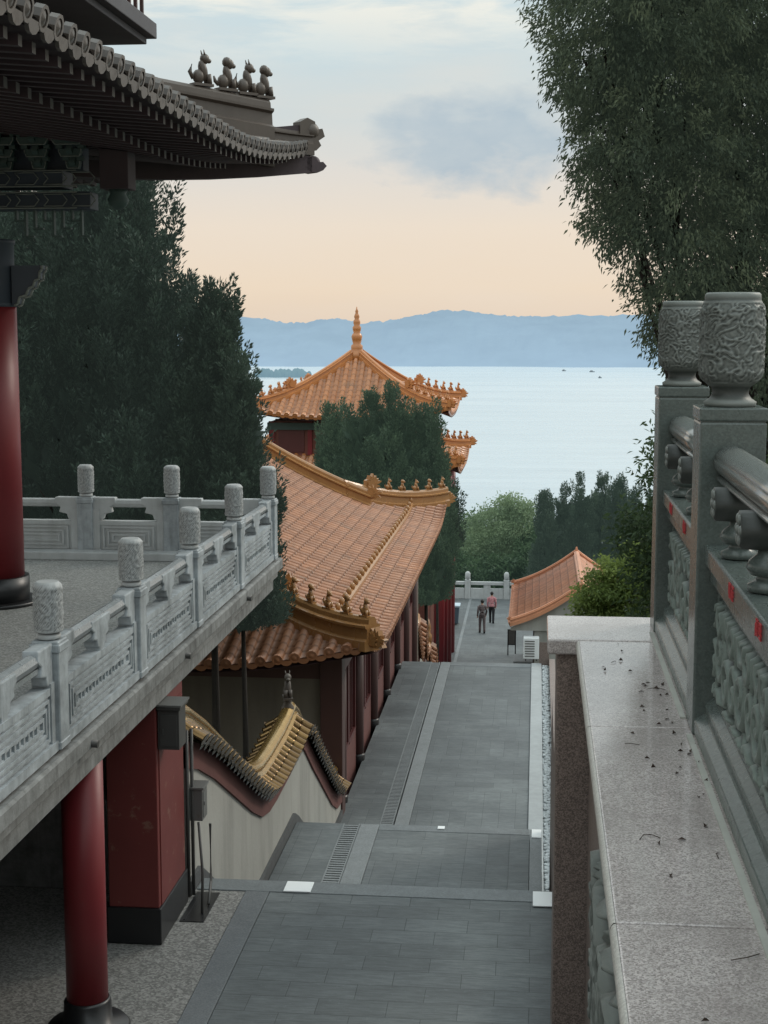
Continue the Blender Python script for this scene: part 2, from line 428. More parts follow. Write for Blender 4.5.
# ------------------------------------------------------------------ mesh building
class MB:
    def __init__(s):
        s.v, s.f, s.sm, s.uv = [], [], [], None

    def add(s, vs, fs, smooth=False):
        o = len(s.v)
        s.v.extend([tuple(q) for q in vs])
        s.f.extend([tuple(i + o for i in q) for q in fs])
        s.sm.extend([smooth] * len(fs))

    def box(s, x0, x1, y0, y1, z0, z1):
        s.add([(x0, y0, z0), (x1, y0, z0), (x1, y1, z0), (x0, y1, z0), (x0, y0, z1), (x1, y0, z1), (x1, y1, z1), (x0, y1, z1)],
              [(0, 3, 2, 1), (4, 5, 6, 7), (0, 1, 5, 4), (1, 2, 6, 5), (2, 3, 7, 6), (3, 0, 4, 7)])
        return s

    def lathe(s, cx, cy, prof, n=24, smooth=True, cap=True, axis='z', disp=None):
        vs, fs = [], []
        for k, (r, z) in enumerate(prof):
            for i in range(n):
                a = 2 * PI * i / n
                rr = r + (disp(a, z, r) if disp else 0)
                if axis == 'z':
                    vs.append((cx + rr * math.cos(a), cy + rr * math.sin(a), z))
        for k in range(len(prof) - 1):
            for i in range(n):
                j = (i + 1) % n
                fs.append((k * n + i, k * n + j, (k + 1) * n + j, (k + 1) * n + i))
        s.add(vs, fs, smooth)
        if cap:
            o = len(s.v) - len(vs)
            s.f.append(tuple(o + i for i in reversed(range(n))))
            s.f.append(tuple(o + (len(prof) - 1) * n + i for i in range(n)))
            s.sm += [False, False]
        return s

    def tube(s, pts, rad, n=8, smooth=True, cap=True):
        pts = [Vector(q) for q in pts]
        if not isinstance(rad, (list, tuple)):
            rad = [rad] * len(pts)
        vs, fs = [], []
        for k, q in enumerate(pts):
            d = (pts[min(k + 1, len(pts) - 1)] - pts[max(k - 1, 0)]).normalized()
            a = d.cross(Vector((0, 0, 1)))
            if a.length < 1e-3:
                a = d.cross(Vector((0, 1, 0)))
            a.normalize()
            b = d.cross(a)
            for i in range(n):
                w = 2 * PI * i / n
                vs.append(q + (a * math.cos(w) + b * math.sin(w)) * rad[k])
        for k in range(len(pts) - 1):
            for i in range(n):
                j = (i + 1) % n
                fs.append((k * n + i, (k + 1) * n + i, (k + 1) * n + j, k * n + j))
        s.add(vs, fs, smooth)
        if cap:
            o = len(s.v) - len(vs)
            s.f.append(tuple(o + i for i in range(n)))
            s.f.append(tuple(o + (len(pts) - 1) * n + i for i in reversed(range(n))))
            s.sm += [False, False]
        return s

    def sweep(s, prof, path, closed=True, smooth=False, side=None):
        """profile (side, up) swept along a path with up = world z"""
        path = [Vector(q) for q in path]
        vs, fs = [], []
        n = len(prof)
        for k, q in enumerate(path):
            d = path[min(k + 1, len(path) - 1)] - path[max(k - 1, 0)]
            d.z = 0
            d.normalize()
            sd = Vector((d.y, -d.x, 0))
            for a, b in prof:
                vs.append(q + sd * a + Vector((0, 0, b)))
        for k in range(len(path) - 1):
            for i in range(n if closed else n - 1):
                j = (i + 1) % n
                fs.append((k * n + i, k * n + j, (k + 1) * n + j, (k + 1) * n + i))
        s.add(vs, fs, smooth)
        if closed:
            o = len(s.v) - len(vs)
            s.f.append(tuple(o + i for i in reversed(range(n))))
            s.f.append(tuple(o + (len(path) - 1) * n + i for i in range(n)))
            s.sm += [False, False]
        return s

    def ell(s, c, r, n=10, m=7, rot=None):
        vs, fs = [], []
        c = Vector(c)
        for k in range(m + 1):
            th = PI * k / m
            for i in range(n):
                a = 2 * PI * i / n
                q = Vector((r[0] * math.sin(th) * math.cos(a), r[1] * math.sin(th) * math.sin(a), r[2] * math.cos(th)))
                if rot is not None:
                    q = rot @ q
                vs.append(c + q)
        for k in range(m):
            for i in range(n):
                j = (i + 1) % n
                fs.append((k * n + i, (k + 1) * n + i, (k + 1) * n + j, k * n + j))
        s.add(vs, fs, True)
        return s

    def extrude(s, poly, origin, ax, up, th):
        """2D polygon in (ax, up) plane with thickness th, centred"""
        ax, up = Vector(ax).normalized(), Vector(up).normalized()
        nn = ax.cross(up)
        o = Vector(origin)
        n = len(poly)
        vs = [o + ax * a + up * b - nn * th / 2 for a, b in poly] + [o + ax * a + up * b + nn * th / 2 for a, b in poly]
        fs = [tuple(reversed(range(n))), tuple(range(n, 2 * n))] + [(i, (i + 1) % n, (i + 1) % n + n, i + n) for i in range(n)]
        s.add(vs, fs)
        return s

    def xform(s, mat, start=0):
        for i in range(start, len(s.v)):
            s.v[i] = tuple(mat @ Vector(s.v[i]))
        return s

    def mesh(s, name):
        me = bpy.data.meshes.new(name)
        me.from_pydata(s.v, [], s.f)
        me.polygons.foreach_set('use_smooth', s.sm)
        if s.uv is not None:
            ul = me.uv_layers.new(name='uv')
            li = np.empty(len(me.loops), dtype=np.int32)
            me.loops.foreach_get('vertex_index', li)
            ul.data.foreach_set('uv', np.array(s.uv, dtype=np.float32)[li].ravel())
        me.update()
        return me


WORLD = {}


def place(o, parent, loc):
    loc = Vector(loc)
    o.location = loc
    WORLD[o.name] = loc
    if parent is not None:
        o.parent = parent
        o.matrix_parent_inverse = Matrix.Translation(-WORLD[parent.name])
    COL.objects.link(o)
    return o


def obj(name, mb, mat, parent=None, loc=(0, 0, 0), bevel=0, label=None):
    me = mb if isinstance(mb, bpy.types.Mesh) else mb.mesh(name)
    if not me.materials:
        me.materials.append(M[mat] if isinstance(mat, str) else mat)
    o = place(bpy.data.objects.new(name, me), parent, loc)
    if bevel:
        b = o.modifiers.new('bevel', 'BEVEL')
        b.width = bevel
        b.segments = 2
        b.limit_method = 'ANGLE'
        b.angle_limit = R(50)
    if label:
        o['label'] = label
    return o


def thing(name, label, cat, loc=(0, 0, 0), group=None):
    o = place(bpy.data.objects.new(name, None), None, loc)
    o.empty_display_size = .1
    return tag(o, label, cat, group)


def tag(o, label, cat, group=None):
    o['label'] = label
    o['category'] = cat
    if group:
        o['group'] = group
    return o


def struct(name, mb, mat, bevel=0):
    o = obj(name, mb, mat, None, bevel=bevel)
    o['kind'] = 'structure'
    return o


def dup(root, loc, label=None, rotz=0, cat=None):
    r = root.copy()
    COL.objects.link(r)
    r.location = loc
    r.rotation_euler.z = rotz
    if label:
        r['label'] = label
    for ch in list(root.children):
        c = ch.copy()
        COL.objects.link(c)
        c.parent = r
        for g_ in list(ch.children):
            d = g_.copy()
            COL.objects.link(d)
            d.parent = c
    return r


# ------------------------------------------------------------------ ground, stairs, paving
ZU, Z1, Z2, Z3, Z4 = -1.62, -5.75, -7.2, -8.9, -15.4


def flight(y0, z0, y1, z1, x0, x1, n):
    mb = MB()
    pts = []
    ry, rz = (y1 - y0) / n, (z1 - z0) / n
    for i in range(n):
        pts += [(y0 + ry * i, z0 + rz * (i + 1)), (y0 + ry * (i + 1), z0 + rz * (i + 1))]
    for i in range(0, len(pts), 2):
        (ya, za), (yb, zb) = pts[i], pts[i + 1]
        mb.box(x0, x1, ya, yb, z1 - .6, za)
    return mb


# upper landing under the camera and the flight down to the first landing
struct('landing', MB().box(-3.2, .26, -7, .9, -2.2, ZU), 'pavers')
struct('stairs', flight(.9, ZU, 7.6, Z1, -3.2, .26, 26), 'strip')
xr = .24
struct('paving', MB().box(-2.66, xr, 7.6, 14.62, -6.4, Z1), 'pavers', .006)
struct('paving_border', MB().box(-2.91, -2.664, 7.6, 14.62, -6.4, Z1 + .004), 'strip', .006)
struct('side_paving', MB().box(-9.5, -2.914, 3.0, 14.62, -6.4, Z1 - .004), 'granite_floor')
struct('stairs', flight(14.622, Z1, 16.9, Z2, -3.42, xr, 9), 'strip')
struct('paving', MB().box(-2.2, -.03, 16.9, 20.66, -7.9, Z2), 'pavers_long', .006)
struct('paving_border', MB().box(-2.48, -2.204, 16.9, 20.66, -7.9, Z2 + .004).box(-.026, .14, 16.9, 20.66, -7.9, Z2 + .004), 'strip_pale', .006)
struct('side_paving', MB().box(-3.42, -2.734, 16.9, 20.66, -7.9, Z2 - .003), 'pavers_long')


struct('paving_border', MB().box(-3.42, .238, 14.33, 14.628, Z1 - .1, Z1 + .008), 'step_edge', .006)
struct('paving_border', MB().box(-2.2, -.03, 20.42, 20.667, Z2 - .1, Z2 + .006), 'step_edge', .006)
struct('paving_border', MB().box(-2.2, -.07, 38.2, 38.612, Z3 - .1, Z3 + .006), 'step_edge', .006)


def grating(name, y0, y1, z):
    mb = MB()
    mb.box(-2.73, -2.71, y0, y1, z - .05, z + .003)
    mb.box(-2.505, -2.485, y0, y1, z - .05, z + .003)
    y = y0
    while y < y1 - .05:
        mb.box(-2.709, -2.506, y, y + .05, z - .03, z)
        y += .085
    g_ = struct(name, mb, 'strip_pale')
    struct(name + '_channel', MB().box(-2.732, -2.483, y0, y1, z - .2, z - .06), 'drain')
    return g_


grating('path_drain', 16.9, 20.655, Z2)
struct('stairs', flight(20.662, Z2, 23.6, Z3, -3.42, .14, 11), 'strip')
struct('paving', MB().box(-2.2, -.07, 23.6, 38.6, -9.6, Z3), 'pavers_long', .006)
struct('paving_border', MB().box(-2.46, -2.204, 23.6, 38.6, -9.6, Z3 + .004), 'strip_pale', .006)
struct('kerb', MB().box(-.066, .2, 20.662, 38.6, -9.6, Z3 + .03), 'kerb', .01)
struct('side_paving', MB().box(-3.5, -2.734, 23.6, 38.6, -9.6, Z3 - .003), 'pavers_long')
grating('path_drain', 23.6, 38.6, Z3)
mb = MB()
for i in range(700):
    yy = 20.7 + i * .0255
    mb.ell((.3 + rnd.uniform(-.06, .06), yy, Z3 - .03 + rnd.uniform(-.01, .02)), (rnd.uniform(.03, .06), rnd.uniform(.03, .06), .03), 6, 4)
mb.box(.203, .4, 20.66, 38.6, -9.6, Z3 - .05)
o = obj('gravel', mb, 'pebble')
o['kind'] = 'stuff'
o['label'] = 'pale pebbles filling the channel beside the lower paving'
struct('stairs', flight(38.602, Z3, 49.6, Z4, -3.5, .1, 38), 'strip')
struct('square_paving', MB().box(-9, 1.0, 49.6, 84, -16.2, Z4), 'pavers_long')
struct('path', MB().box(-4.95, -3.72, 58, 84, -16.1, Z4 + .004), 'pavers')
struct('path', MB().box(-3.7, -3.56, 58, 84, -16.1, Z4 + .008), 'strip_pale')

# retaining sides of the stair corridor, so nothing floats when seen from the side
struct('stair_wall', MB().box(.262, .45, 7.2, 20.66, -9, -5.2).box(.402, .55, 20.66, 38.6, -14, -8.75), 'granite_brown')
rw_ = MB()
rw_.add([(.14, 38.6, -16), (.4, 38.6, -16), (.4, 38.6, -8.3), (.14, 38.6, -8.3), (.14, 50.4, -16), (.4, 50.4, -16), (.4, 50.4, -15.0), (.14, 50.4, -15.0)], [(0, 1, 2, 3), (7, 6, 5, 4), (0, 4, 5, 1), (1, 5, 6, 2), (2, 6, 7, 3), (3, 7, 4, 0)])
struct('stair_wall', rw_, 'granite_brown', .01)

# hillside as one sheet
prof = [(-60, -9), (0, -9), (14, -9.2), (22, -10.2), (38, -11.5), (50, -17), (84, -17), (90, -18.5), (130, -26), (300, -58), (430, -76), (800, -95)]


def ground_z(x, y):
    z = np.interp(y, [a for a, b in prof], [b for a, b in prof])
    k = min(1, max(0, (abs(x + 1.5) - 12) / 30))
    return z + k * (noise.noise(Vector((x * .03, y * .03, 0))) * 3 + 1.0)


xs = np.concatenate([np.linspace(-500, -40, 16), np.linspace(-34, 34, 24), np.linspace(40, 500, 16)])
ys = np.concatenate([np.linspace(-60, 100, 60), np.linspace(106, 800, 60)])
mb = MB()
vs = [(x, y, ground_z(x, y)) for y in ys for x in xs]
nx = len(xs)
mb.add(vs, [(j * nx + i, j * nx + i + 1, (j + 1) * nx + i + 1, (j + 1) * nx + i) for j in range(len(ys) - 1) for i in range(nx - 1)], True)
struct('hillside', mb, 'grass_earth')
ZL = -72.0
lk = MB()
lk.add([(-6000, 350, ZL), (6000, 350, ZL), (6000, 9000, ZL), (-6000, 9000, ZL)], [(0, 1, 2, 3)])
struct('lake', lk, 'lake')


def hill_mesh(y0, y1, ridge, amp, xr_, seed, ny=28, nxx=1100):
    b = MB()
    vs = []
    for j in range(ny):
        f = j / (ny - 1)
        y = y0 + (y1 - y0) * f
        for i in range(nxx):
            x = -xr_ + 2 * xr_ * i / (nxx - 1)
            h = ridge(x / ((y0 + y1) / 2))
            w = math.sin(PI * min(1, f * 1.0)) ** .8
            nn = noise.fractal(Vector((x * .006, y * .006, seed)), 1.0, 2.0, 6)
            fine = noise.fractal(Vector((x * .05, y * .05, seed)), .6, 2.0, 4)
            shore = 12 * noise.fractal(Vector((x * .004, seed, 2)), 1, 2, 4) * (1 - f)
            vs.append((x, y + shore * 6, ZL - 2 + max(0, (h * w) * (1 + .14 * nn * amp)) + 5.5 * fine * min(1, w * 3) + (3 if j > 0 else 0)))
    b.add(vs, [(j * nxx + i, j * nxx + i + 1, (j + 1) * nxx + i + 1, (j + 1) * nxx + i) for j in range(ny - 1) for i in range(nxx - 1)], True)
    return b


sky_px = [150, 230, 270, 300, 340, 360, 400, 440, 480, 520, 560, 600, 640, 760]
sky_py = [322, 317, 320, 324, 319, 325, 317, 311, 314, 316, 318, 318, 315, 318]
tx = [(a - 537) / F for a in sky_px]
tz = [(325 - b) / F * 3050 + 72 for b in sky_py]
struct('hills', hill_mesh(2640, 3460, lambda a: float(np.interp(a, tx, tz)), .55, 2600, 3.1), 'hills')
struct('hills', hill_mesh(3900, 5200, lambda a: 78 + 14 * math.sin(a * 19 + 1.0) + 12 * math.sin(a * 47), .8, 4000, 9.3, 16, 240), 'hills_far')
# low wooded islet near the far left shore
b = MB()
for i in range(46):
    px = 256 + i * 1.15
    q = at_y(px, 375, 2080)
    hh = 5 + 5 * abs(math.sin(i * .21)) + rnd.uniform(0, 4)
    b.ell((q.x, 2080 + rnd.uniform(-14, 14), ZL), (4 + rnd.uniform(0, 3), 8, hh), 8, 6)
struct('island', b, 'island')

# ------------------------------------------------------------------ glazed roofs


def tile_slope(P, u0, u1, dmax, pitch, r, step, saw=.018, ends=True, drip=True, sag=.3):
    """corrugated sheet of barrel tiles. P(u, d) -> point, d measured up from the eave."""
    mb = MB()
    mb.uv = []
    n = max(1, int(round((u1 - u0) / pitch)))
    p_ = (u1 - u0) / n
    cross = [(-.5, 0.0), (-r / p_ - .001, -.25 * r * sag), (-r / p_, .05 * r), (-.72 * r / p_, .7 * r), (0, r), (.72 * r / p_, .7 * r), (r / p_, .05 * r), (r / p_ + .001, -.25 * r * sag)]
    us, hs = [], []
    for i in range(n):
        for a, h in cross:
            us.append((i, a))
            hs.append(h)
    us.append((n - 1, .5))
    hs.append(0)
    D = max(dmax(u0 + p_ * (k + .5)) for k in range(n))
    nr = max(1, int(math.ceil(D / step)))
    ds = []
    for k in range(nr):
        ds += [(k * step, saw), ((k + 1) * step - .001, 0)]
    nc, nd = len(us), len(ds)
    vs = []
    for (i, a), h in zip(us, hs):
        u = min(max(u0 + p_ * (i + .5 + a), u0), u1)
        m_ = max(0.0, dmax(u))
        for d, sw in ds:
            dd = min(d, m_)
            q = Vector(P(u, dd))
            q.z += h + sw
            vs.append(q)
            mb.uv.append((i + a, dd))
    fs = []
    for i in range(nc - 1):
        for j in range(nd - 1):
            d0 = ds[j][0]
            ua = u0 + p_ * (us[i][0] + .5 + us[i][1])
            ub = u0 + p_ * (us[i + 1][0] + .5 + us[i + 1][1])
            if d0 > dmax(min(max(ua, u0), u1)) and d0 > dmax(min(max(ub, u0), u1)):
                continue
            fs.append((i * nd + j, (i + 1) * nd + j, (i + 1) * nd + j + 1, i * nd + j + 1))
    mb.add(vs, fs, True)
    if ends:
        for i in range(n):
            u = u0 + p_ * (i + .5)
            q0, q1 = Vector(P(u, 0)), Vector(P(u, .15))
            ou = (q0 - q1)
            ou.normalize()
            al = Vector(P(min(u + .05, u1), 0)) - Vector(P(max(u - .05, u0), 0))
            al.normalize()
            upv = al.cross(ou)
            if upv.z < 0:
                upv = -upv
            c = q0 + ou * .012 + upv * (r * .18 + saw)
            ring = [c + al * math.cos(2 * PI * k / 10) * r * 1.12 + upv * math.sin(2 * PI * k / 10) * r * 1.12 for k in range(10)]
            ring2 = [q - ou * .06 for q in ring]
            rin = [c + (q - c) * .7 for q in ring]
            rin2 = [q - ou * r * .14 for q in rin]
            ctr = [c + ou * r * .1]
            K = range(10)
            mb.add(ring + ring2 + rin + rin2 + ctr, [(k, (k + 1) % 10, (k + 1) % 10 + 20, k + 20) for k in K] + [(k + 20, (k + 1) % 10 + 20, (k + 1) % 10 + 30, k + 30) for k in K] + [(k + 30, (k + 1) % 10 + 30, 40) for k in K] + [(k, k + 10, (k + 1) % 10 + 10, (k + 1) % 10) for k in K])
            mb.uv += [(i, .15)] * 41
            if drip and i < n - 1:
                u2 = u + p_ / 2
                c = Vector(P(u2, 0)) + ou * .01
                w = p_ / 2 - r * .45
                arc = [c + al * w * math.cos(PI * q / 6) - upv * r * 1.15 * math.sin(PI * q / 6) for q in range(7)]
                arc2 = [q - ou * .03 for q in arc]
                mb.add(arc + arc2, [tuple(range(7)), tuple(range(13, 6, -1))] + [(q, q + 7, q + 8, q + 1) for q in range(6)])
                mb.uv += [(i, .15)] * 14
    return mb


def under_sheet(P, u0, u1, dmax, n, dlist, drop=.1):
    mb = MB()
    vs = []
    for i in range(n + 1):
        u = u0 + (u1 - u0) * i / n
        for d in dlist:
            q = Vector(P(u, min(d + .03, max(.03, dmax(u)))))
            q.z -= drop
            vs.append(q)
    k = len(dlist)
    mb.add(vs, [(i * k + j, i * k + j + 1, (i + 1) * k + j + 1, (i + 1) * k + j) for i in range(n) for j in range(k - 1)], True)
    return mb


def ridge_profile(w, h):
    """stacked ridge: plinth, waist, cornice, half-round cap tile"""
    p_ = [(-w, -.12), (-w, .12 * h), (-w * .72, .2 * h), (-w * .66, .55 * h), (-w * .95, .62 * h), (-w * .95, .7 * h), (-w * .5, .74 * h), (-w * .46, .9 * h), (-w * .25, h), (0, h * 1.03)]
    return p_ + [(-a, b) for a, b in reversed(p_[:-1])]


def beast(mb, pos, direc, s, kind=0):
    """small seated roof beast: haunches, chest, head with ears, tail"""
    st = len(mb.v)
    mb.box(-.42, .42, -.2, .2, 0, .1)
    mb.ell((-.14, 0, .34), (.24, .2, .28), 9, 6)
    mb.ell((.06, 0, .58), (.18, .17, .4), 9, 6, Matrix.Rotation(R(-14), 3, 'Y'))
    mb.ell((.14, 0, 1.02), (.19, .17, .2), 9, 6)
    mb.ell((.32, 0, .96), (.12, .1, .09), 7, 5)
    mb.tube([(.22, .09, .45), (.27, .1, .12)], [.11, .09], 6)
    mb.tube([(.22, -.11, .45), (.29, -.12, .1)], [.11, .09], 6)
    if kind % 2 == 0:
        mb.tube([(.1, .08, 1.12), (.04, .1, 1.34)], [.05, .015], 5)
        mb.tube([(.1, -.08, 1.12), (.04, -.1, 1.34)], [.05, .015], 5)
        mb.tube([(-.38, 0, .25), (-.52, 0, .5), (-.42, 0, .78)], [.07, .08, .02], 6)
    else:
        mb.ell((.03, 0, 1.08), (.18, .19, .2), 8, 5)
        mb.tube([(-.36, 0, .2), (-.5, 0, .34), (-.56, 0, .52)], [.06, .07, .03], 6)
    d = Vector(direc)
    pitch_ = math.atan2(d.z, math.hypot(d.x, d.y))
    ang = math.atan2(d.y, d.x)
    mat = Matrix.Translation(pos) @ Matrix.Rotation(ang, 4, 'Z') @ Matrix.Scale(s, 4)
    mb.xform(mat, st)


DRAGON = [(-.5, 0), (.35, 0), (.5, .12), (.72, .1), (.62, .24), (.42, .3), (.66, .36), (.86, .5), (.7, .55), (.5, .52), (.6, .7), (.42, .66), (.36, .9), (.22, .78), (.12, 1.05), (0, .82), (-.2, .95), (-.22, .7), (-.5, .62)]


def dragon(mb, pos, direc, s, th=.28):
    d = Vector((direc[0], direc[1], 0)).normalized()
    mb.extrude([(a * s, b * s) for a, b in DRAGON], pos, d, (0, 0, 1), th * s)
    q = Vector(pos) + d * .42 * s + Vector((0, 0, .42 * s))
    mb.ell(q, (.16 * s, .16 * s, .14 * s), 8, 6)
    mb.extrude([(a * s * .55 - .1 * s, b * s * .7 + .1 * s) for a, b in DRAGON], pos, d, (0, 0, 1), th * 1.6 * s)


class HipGable:
    def __init__(s, x0, x1, y0, y1, ze, rise, g, a=.46, lift=.4, D=4.0):
        s.x0, s.x1, s.y0, s.y1, s.ze, s.rise, s.g, s.a, s.lift, s.D = x0, x1, y0, y1, ze, rise, g, a, lift, D
        s.xm, s.W = (x0 + x1) / 2, (x1 - x0) / 2

    def H(s, d):
        t_ = d / s.W
        return s.ze + s.rise * (s.a * t_ + (1 - s.a) * t_ * t_)

    def L(s, x, y):
        dc = math.hypot(min(x - s.x0, s.x1 - x), min(y - s.y0, s.y1 - y))
        return s.lift * max(0, 1 - dc / s.D) ** 2

    def east(s, u, d):
        return (s.x1 - d, u, s.H(d) + s.L(s.x1 - d, u))

    def west(s, u, d):
        return (s.x0 + d, u, s.H(d) + s.L(s.x0 + d, u))

    def south(s, u, d):
        return (u, s.y0 + d, s.H(d) + s.L(u, s.y0 + d))

    def north(s, u, d):
        return (u, s.y1 - d, s.H(d) + s.L(u, s.y1 - d))

    def dm_side(s, u):
        e = min(u - s.y0, s.y1 - u)
        return e if e < s.g else s.W

    def dm_end(s, u):
        return min(s.g, u - s.x0, s.x1 - u)


def build_hip_gable(root, rf, tile, glaze, soffit, pitch, r, step, rw, rh, nbeast, bs, overhang, sides=('east', 'west', 'south', 'north')):
    roof = None
    for sd in sides:
        ends_ = sd in ('south', 'north')
        if ends_ and rf.g < .3:
            continue
        u0, u1 = (rf.x0, rf.x1) if ends_ else (rf.y0, rf.y1)
        P = getattr(rf, sd)
        dm = rf.dm_end if ends_ else rf.dm_side
        o = obj('roof_slope', tile_slope(P, u0, u1, dm, pitch, r, step), tile, root)
        obj('soffit', under_sheet(P, u0, u1, lambda u: min(overhang * 1.3, max(.05, min(u - u0, u1 - u))), 40, [0, overhang * .4, overhang, overhang * 1.3], .13), soffit, root)
        roof = roof or o
    # gable walls above the skirt roofs
    for yy, sg in ((rf.y0 + rf.g, -1), (rf.y1 - rf.g, 1)):
        pl = [(rf.x0 + rf.g + (rf.x1 - rf.x0 - 2 * rf.g) * i / 20, yy, 0) for i in range(21)]
        vs, fs = [], []
        zb = rf.H(rf.g) - .1
        for x, y, _ in pl:
            d = min(x - rf.x0, rf.x1 - x)
            vs += [(x, yy - sg * .05, zb), (x, yy - sg * .05, rf.H(d) + .02)]
        gm = MB()
        gm.add(vs, [(2 * i, 2 * i + 2, 2 * i + 3, 2 * i + 1) for i in range(20)])
        obj('gable', gm, 'brown_red' if rf.g > .3 else 'plaster', root)
    prof_ = ridge_profile(rw, rh)
    zt = rf.H(rf.W) - .02
    mr = MB().sweep(prof_, [(rf.xm, rf.y0 + rf.g - .1 + (rf.y1 - rf.y0 - 2 * rf.g + .2) * i / 8, zt) for i in range(9)])
    ri = obj('main_ridge', mr, glaze, root)
    for yy, sg in ((rf.y0 + rf.g, -1), (rf.y1 - rf.g, 1)):
        mo = MB()
        dragon(mo, (rf.xm, yy - sg * .1, zt + rh * .6), (0, -sg, 0), rh * 1.1)
        obj('ridge_ornament', mo, glaze, ri)
        for sx in (1, -1):
            mg = MB()
            d0, d1 = rf.g * .72, rf.W
            path = []
            for i in range(15):
                d = d1 + (d0 - d1) * i / 14
                x = rf.x1 - d if sx > 0 else rf.x0 + d
                path.append((x, yy + sg * .05, rf.H(d) + rf.L(x, yy) + .03))
            mg.sweep(prof_, path)
            gr = obj('gable_ridge', mg, glaze, root)
            mo = MB()
            q = Vector(path[-1])
            dragon(mo, q + Vector((0, 0, rh * .5)), (sx, 0, 0), rh * .85)
            obj('ridge_ornament', mo, glaze, gr)
            if rf.g < .3:
                continue
            # hip ridge
            mh = MB()
            path = []
            for i in range(13):
                d = rf.g * (1 - i / 12) - .0
                x = rf.x1 - d if sx > 0 else rf.x0 + d
                y = rf.y0 + d if sg < 0 else rf.y1 - d
                path.append((x, y, rf.H(d) + rf.L(x, y) + .04))
            mh.sweep(prof_, path)
            hr = obj('hip_ridge', mh, glaze, root)
            dv = Vector((sx, sg, 0)).normalized()
            for k in range(nbeast):
                f = .42 + .53 * k / max(1, nbeast - 1)
                ii = f * 12
                i0 = int(ii)
                q = Vector(path[i0]).lerp(Vector(path[min(12, i0 + 1)]), ii - i0)
                mbst = MB()
                beast(mbst, q + Vector((0, 0, rh * .98)), dv, bs, k)
                obj('ridge_beast', mbst, glaze, hr)
            mo = MB()
            dragon(mo, Vector(path[3]) + Vector((0, 0, rh * .85)), dv, rh * .95)
            obj('ridge_ornament', mo, glaze, hr)
            mo = MB()
            dragon(mo, Vector(path[-1]) + dv * .08 + Vector((0, 0, -.05)), dv, rh * .75)
            obj('corner_ornament', mo, glaze, hr)
    return ri


# ------------------------------------------------------------------ main long building beside the stairs
bA = thing('temple_building', 'long temple building with orange hip and gable roof and dark red columns beside the stairs', 'temple', (-8.4, 26, -9.0))
rA = HipGable(-14.3, -2.72, 24.4, 44.9, -5.8, 2.5, 2.8, .5, .42, 3.4)
build_hip_gable(bA, rA, 'tile_main', 'glaze_main', 'soffit', .3, .085, .28, .17, .46, 5, .27, 1.1)
# low pegged ridge parallel to the east eave
mb = MB()
path = [rA.east(25.6 + 19.0 * i / 30, 1.0) for i in range(31)]
mb.sweep([(-.07, 0), (-.07, .09), (0, .15), (.07, .09), (.07, 0)], [Vector(q) + Vector((0, 0, .06)) for q in path])
for i in range(34):
    q = Vector(rA.east(25.7 + 18.6 * i / 33, 1.0))
    mb.ell((q.x, q.y, q.z + .25), (.06, .06, .09), 7, 5)
obj('eave_ridge', mb, 'glaze_main', bA)
mb = MB().box(-13, -3.85, 26.0, 26.25, -9.4, -5.95)
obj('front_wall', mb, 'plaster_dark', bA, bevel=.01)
mb = MB().box(-13.1, -3.5, 25.95, 26.0, -6.35, -5.9)
obj('front_beam', mb, 'brown_red', bA)
obj('corner_pilaster', MB().box(-3.848, -3.44, 25.9, 26.3, -9.4, -5.95), 'brown_red', bA, bevel=.015)
mb = MB().box(-3.75, -3.62, 26.3, 43.6, -14.5, -8.15).box(-3.75, -3.62, 26.3, 43.6, -6.45, -5.95)
obj('side_wall', mb, 'redband', bA, bevel=.01)
obj('side_beam', MB().box(-3.66, -3.46, 26.32, 43.6, -6.3, -6.0), 'bronze_red', bA, bevel=.01)
for i in range(7):
    y = 26.75 + i * 2.75
    base = Z3 if y < 38.5 else max(Z4, Z3 - (y - 38.6) * .59)
    mc = MB().lathe(-3.6, y, [(.125, base - .3), (.125, -5.95)], 18)
    c_ = obj('column', mc, 'brown_red', bA)
    obj('column_base', MB().lathe(-3.6, y, [(.145, base - .3), (.15, base + .1), (.135, base + .14)], 18), 'black_base', c_)
    if i < 6:
        for k in (0, 1):
            ya = y + .3 + k * 1.12
            w_ = obj('window', MB().box(-3.7, -3.66, ya, ya + .95, -8.1, -6.5), 'window_dark', bA)
            fm = MB().box(-3.68, -3.6, ya - .07, ya, -8.15, -6.45).box(-3.68, -3.6, ya + .95, ya + 1.02, -8.15, -6.45).box(-3.68, -3.6, ya, ya + .95, -8.2, -8.1)
            for q in range(1, 5):
                fm.box(-3.665, -3.64, ya + q * .19 - .015, ya + q * .19 + .015, -8.1, -6.5)
            obj('window_frame', fm, 'bronze_red', w_)
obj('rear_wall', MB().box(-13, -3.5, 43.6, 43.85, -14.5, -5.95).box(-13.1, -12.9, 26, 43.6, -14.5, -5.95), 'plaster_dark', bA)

# ------------------------------------------------------------------ pavilion with pyramid roof
PC = (-7.93, 65.0)
pv = thing('pavilion', 'two-tiered square pavilion with orange pyramid roof and tall spire above the lake', 'pavilion', (PC[0], PC[1], Z4))


